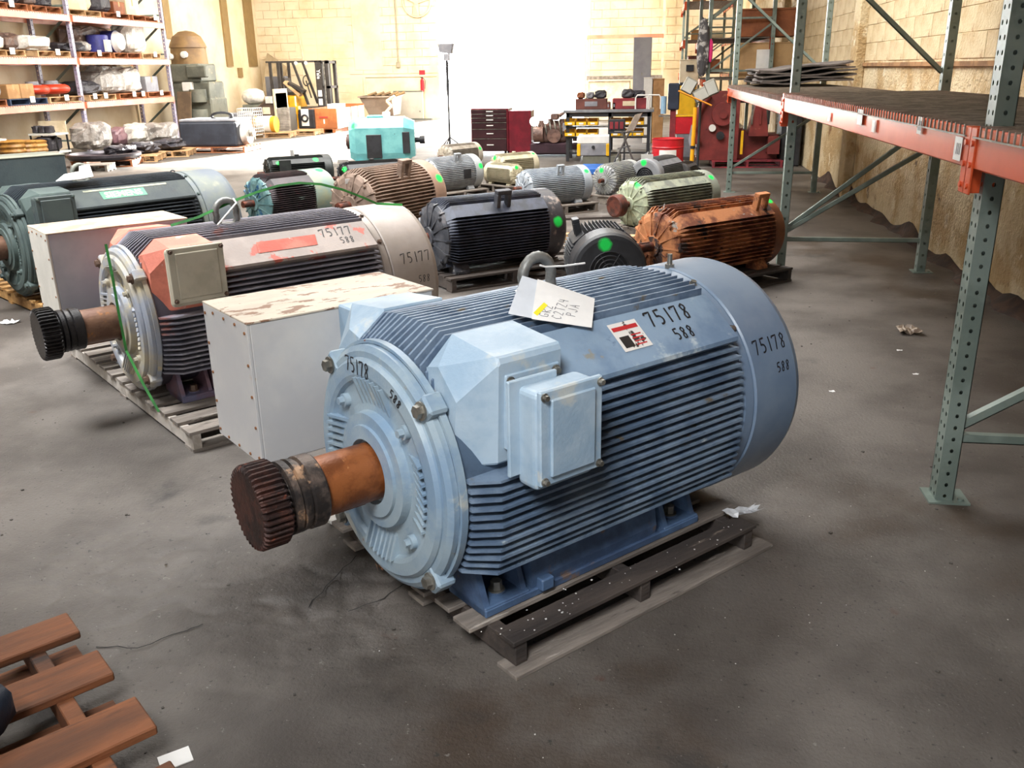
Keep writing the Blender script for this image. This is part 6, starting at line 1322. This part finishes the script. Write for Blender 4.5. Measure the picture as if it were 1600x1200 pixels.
# ------------------------------------------------------------------ pallet, debris in the foreground
t = thing('pallet', 'orange brown wooden pallet in the shade at the lower left corner', 'pallet', (-1.74, 2.14, 0), rad(-130.5))
WOC = mat('worn orange pallet wood', '84502f', '5a3824', 5, .35, .65, [('33251e', 6, .54, .12), ('a07450', 12, .66, .06)], rough=.75, bump=.5, bscale=30, stretch=(.3, 1.6, 1.6))
for (ya, yb, xa) in ((-.03, .105, 0), (.235, .38, -.01), (.52, .68, -.02), (.82, .96, 0)):
    MB().box((xa, ya, .097), (1.15, yb, .124)).build('board', WOC, t, bevel=.004)
for xa in (.10, .52, .95): MB().box((xa, -.03, .018), (xa + .045, .96, .10)).build('stringer', WOC, t, bevel=.003)
for ya in (.0, .35, .80): MB().box((0, ya, 0), (1.12, ya + .1, .018)).build('bottom_board', WOC, t)
o = lump(.22, .2, .14, 91, .06, 10, .7).build('dark_part', mat('navy shade part', '1c2434', '141a26', 5, rough=.5), loc=(-1.665, 1.60, .122)); tag(o, 'dark navy rounded part lying on the orange pallet at the lower left', 'part')
o = MB().box((0, 0, 0), (.08, .06, .003)).build('paper_scrap', PAPER, loc=(-1.20, 1.685, .001)); o.rotation_euler = (0, 0, .7); tag(o, 'white paper scrap at the bottom edge near the orange pallet', 'paper')
def scrap(name, label, cat, x, y, sx, sy, sz, m, seed, z=0.0, rz=0.0):
    mb = MB(); n = 7; P = []
    for j in range(n):
        for i in range(n):
            u, v = i / (n - 1) - .5, j / (n - 1) - .5; e = noise.noise(Vector((u * 5 + seed, v * 5, seed)))
            P.append((u * sx * (1 + .5 * e), v * sy * (1 + .6 * noise.noise(Vector((v * 4, u * 4, seed * 2)))), sz * max(.05, .5 + 1.3 * e * (1 if (i + j) % 2 else .6))))
    mb.add(P, [(j * n + i, j * n + i + 1, (j + 1) * n + i + 1, (j + 1) * n + i) for j in range(n - 1) for i in range(n - 1)])
    o = mb.build(name, m, loc=(x, y, z)); o.rotation_euler = (0, 0, rz); return tag(o, label, cat)
PLS = mat('crumpled plastic', 'c4c6c8', 'a2a4a8', 9, rough=.3, bump=.2)
p = m1w(1.19, .42, .11)
scrap('plastic_scrap', 'crumpled clear plastic on the far end of the front pallet', 'plastic', p.x + .05, p.y + .04, .13, .05, .02, PLS, 3, .108, .5)
scrap('dry_leaf', 'small curled brown leaf on the floor before the blue motor', 'leaf', -.91, 2.73, .05, .05, .035, mat('leaf brown', 'a87a58', '7c5238', 20, rough=.8), 5)
scrap('plastic_scrap', 'crumpled pale plastic on the floor between the blue motor and the rack post', 'plastic', 1.72, 6.05, .14, .12, .05, mat('dirty plastic', '9a8a78', '7a6a5c', 9, rough=.5), 8)
tag(lump(.22, .12, .07, 95, .12, 8).build('pale_rag', WRAPW, loc=(-1.12, 3.05, 0)), 'pale rag on the floor under the white terminal box', 'rag')
scrap('paper_scrap', 'small white scrap on the floor left of the black coupling hub', 'paper', -4.64, 5.72, .12, .08, .02, PAPER, 9)
for k, (px, py) in enumerate(((1405, 548), (1430, 385 + 200), (1300, 612))):
    p = gr(px, py); scrap('paper_scrap', ('tiny white scrap just right of the near rack post line', 'tiny white scrap between the rack posts, left of the crumpled plastic', 'tiny white scrap nearest the fan cover of the blue motor')[k], 'paper', p.x, p.y, .03, .02, .006, PAPER, 20 + k)
mb = MB()
for k in range(100):
    if k < 46: q = m1w(random.uniform(.05, 1.2), random.gauss(.47, .03), .1055)
    else: q = m1w(random.uniform(-.3, 1.9), random.gauss(.75, .35), .0005)
    s_ = random.uniform(.001, .003) * (1.5 if k < 46 else 1)
    a = random.uniform(0, 6); mb.add([q + Vector((s_ * cos(a + b), s_ * 1.3 * sin(a + b), .0008)) for b in (0, 1.7, 3, 4.4)], [(0, 1, 2, 3)])
tag(mb.build('paint_flakes', PAPER), 'tiny white paint flakes scattered on and around the front pallet', 'debris', kind='stuff')
mb = MB()
for k in range(260):
    x = random.uniform(-3.2, 2.2); y = random.uniform(1.4, 7.5); s_ = random.uniform(.002, .008)
    a = random.uniform(0, 6); mb.hexa([(x + s_ * cos(a + b), y + s_ * sin(a + b), z) for z in (.0, s_ * .6) for b in (0, 1.5, 3.1, 4.6)])
tag(mb.build('grit', mat('grit', '55504a', '3c3834', 4, rough=.9)), 'loose dark grit scattered over the concrete floor', 'debris', kind='stuff')
# floor cracks drawn as thin dark strips laid on the surface
mb = MB()
for (pts_) in ([(480, 950), (520, 905), (545, 880), (560, 862)], [(150, 1010), (215, 1012), (290, 985), (330, 970)], [(545, 955), (600, 935), (640, 905)]):
    P = [gr(*q, .001) for q in pts_]; Q2 = []
    for i in range(len(P) - 1):
        for k in range(4): q = P[i].lerp(P[i + 1], k / 4); Q2.append(q + Vector((random.uniform(-.006, .006), random.uniform(-.006, .006), 0)))
    mb.ribbon(Q2, [Vector((0, 0, 1))] * len(Q2), .004)
tag(mb.build('crack_lines', mat('dark crack line', '1c1a19', rough=.9), floor), kind='stuff')
for o in bpy.data.objects:
    if o.parent is None and o.type in ('MESH', 'EMPTY') and 'label' not in o and 'kind' not in o: print('UNLABELLED', o.name)
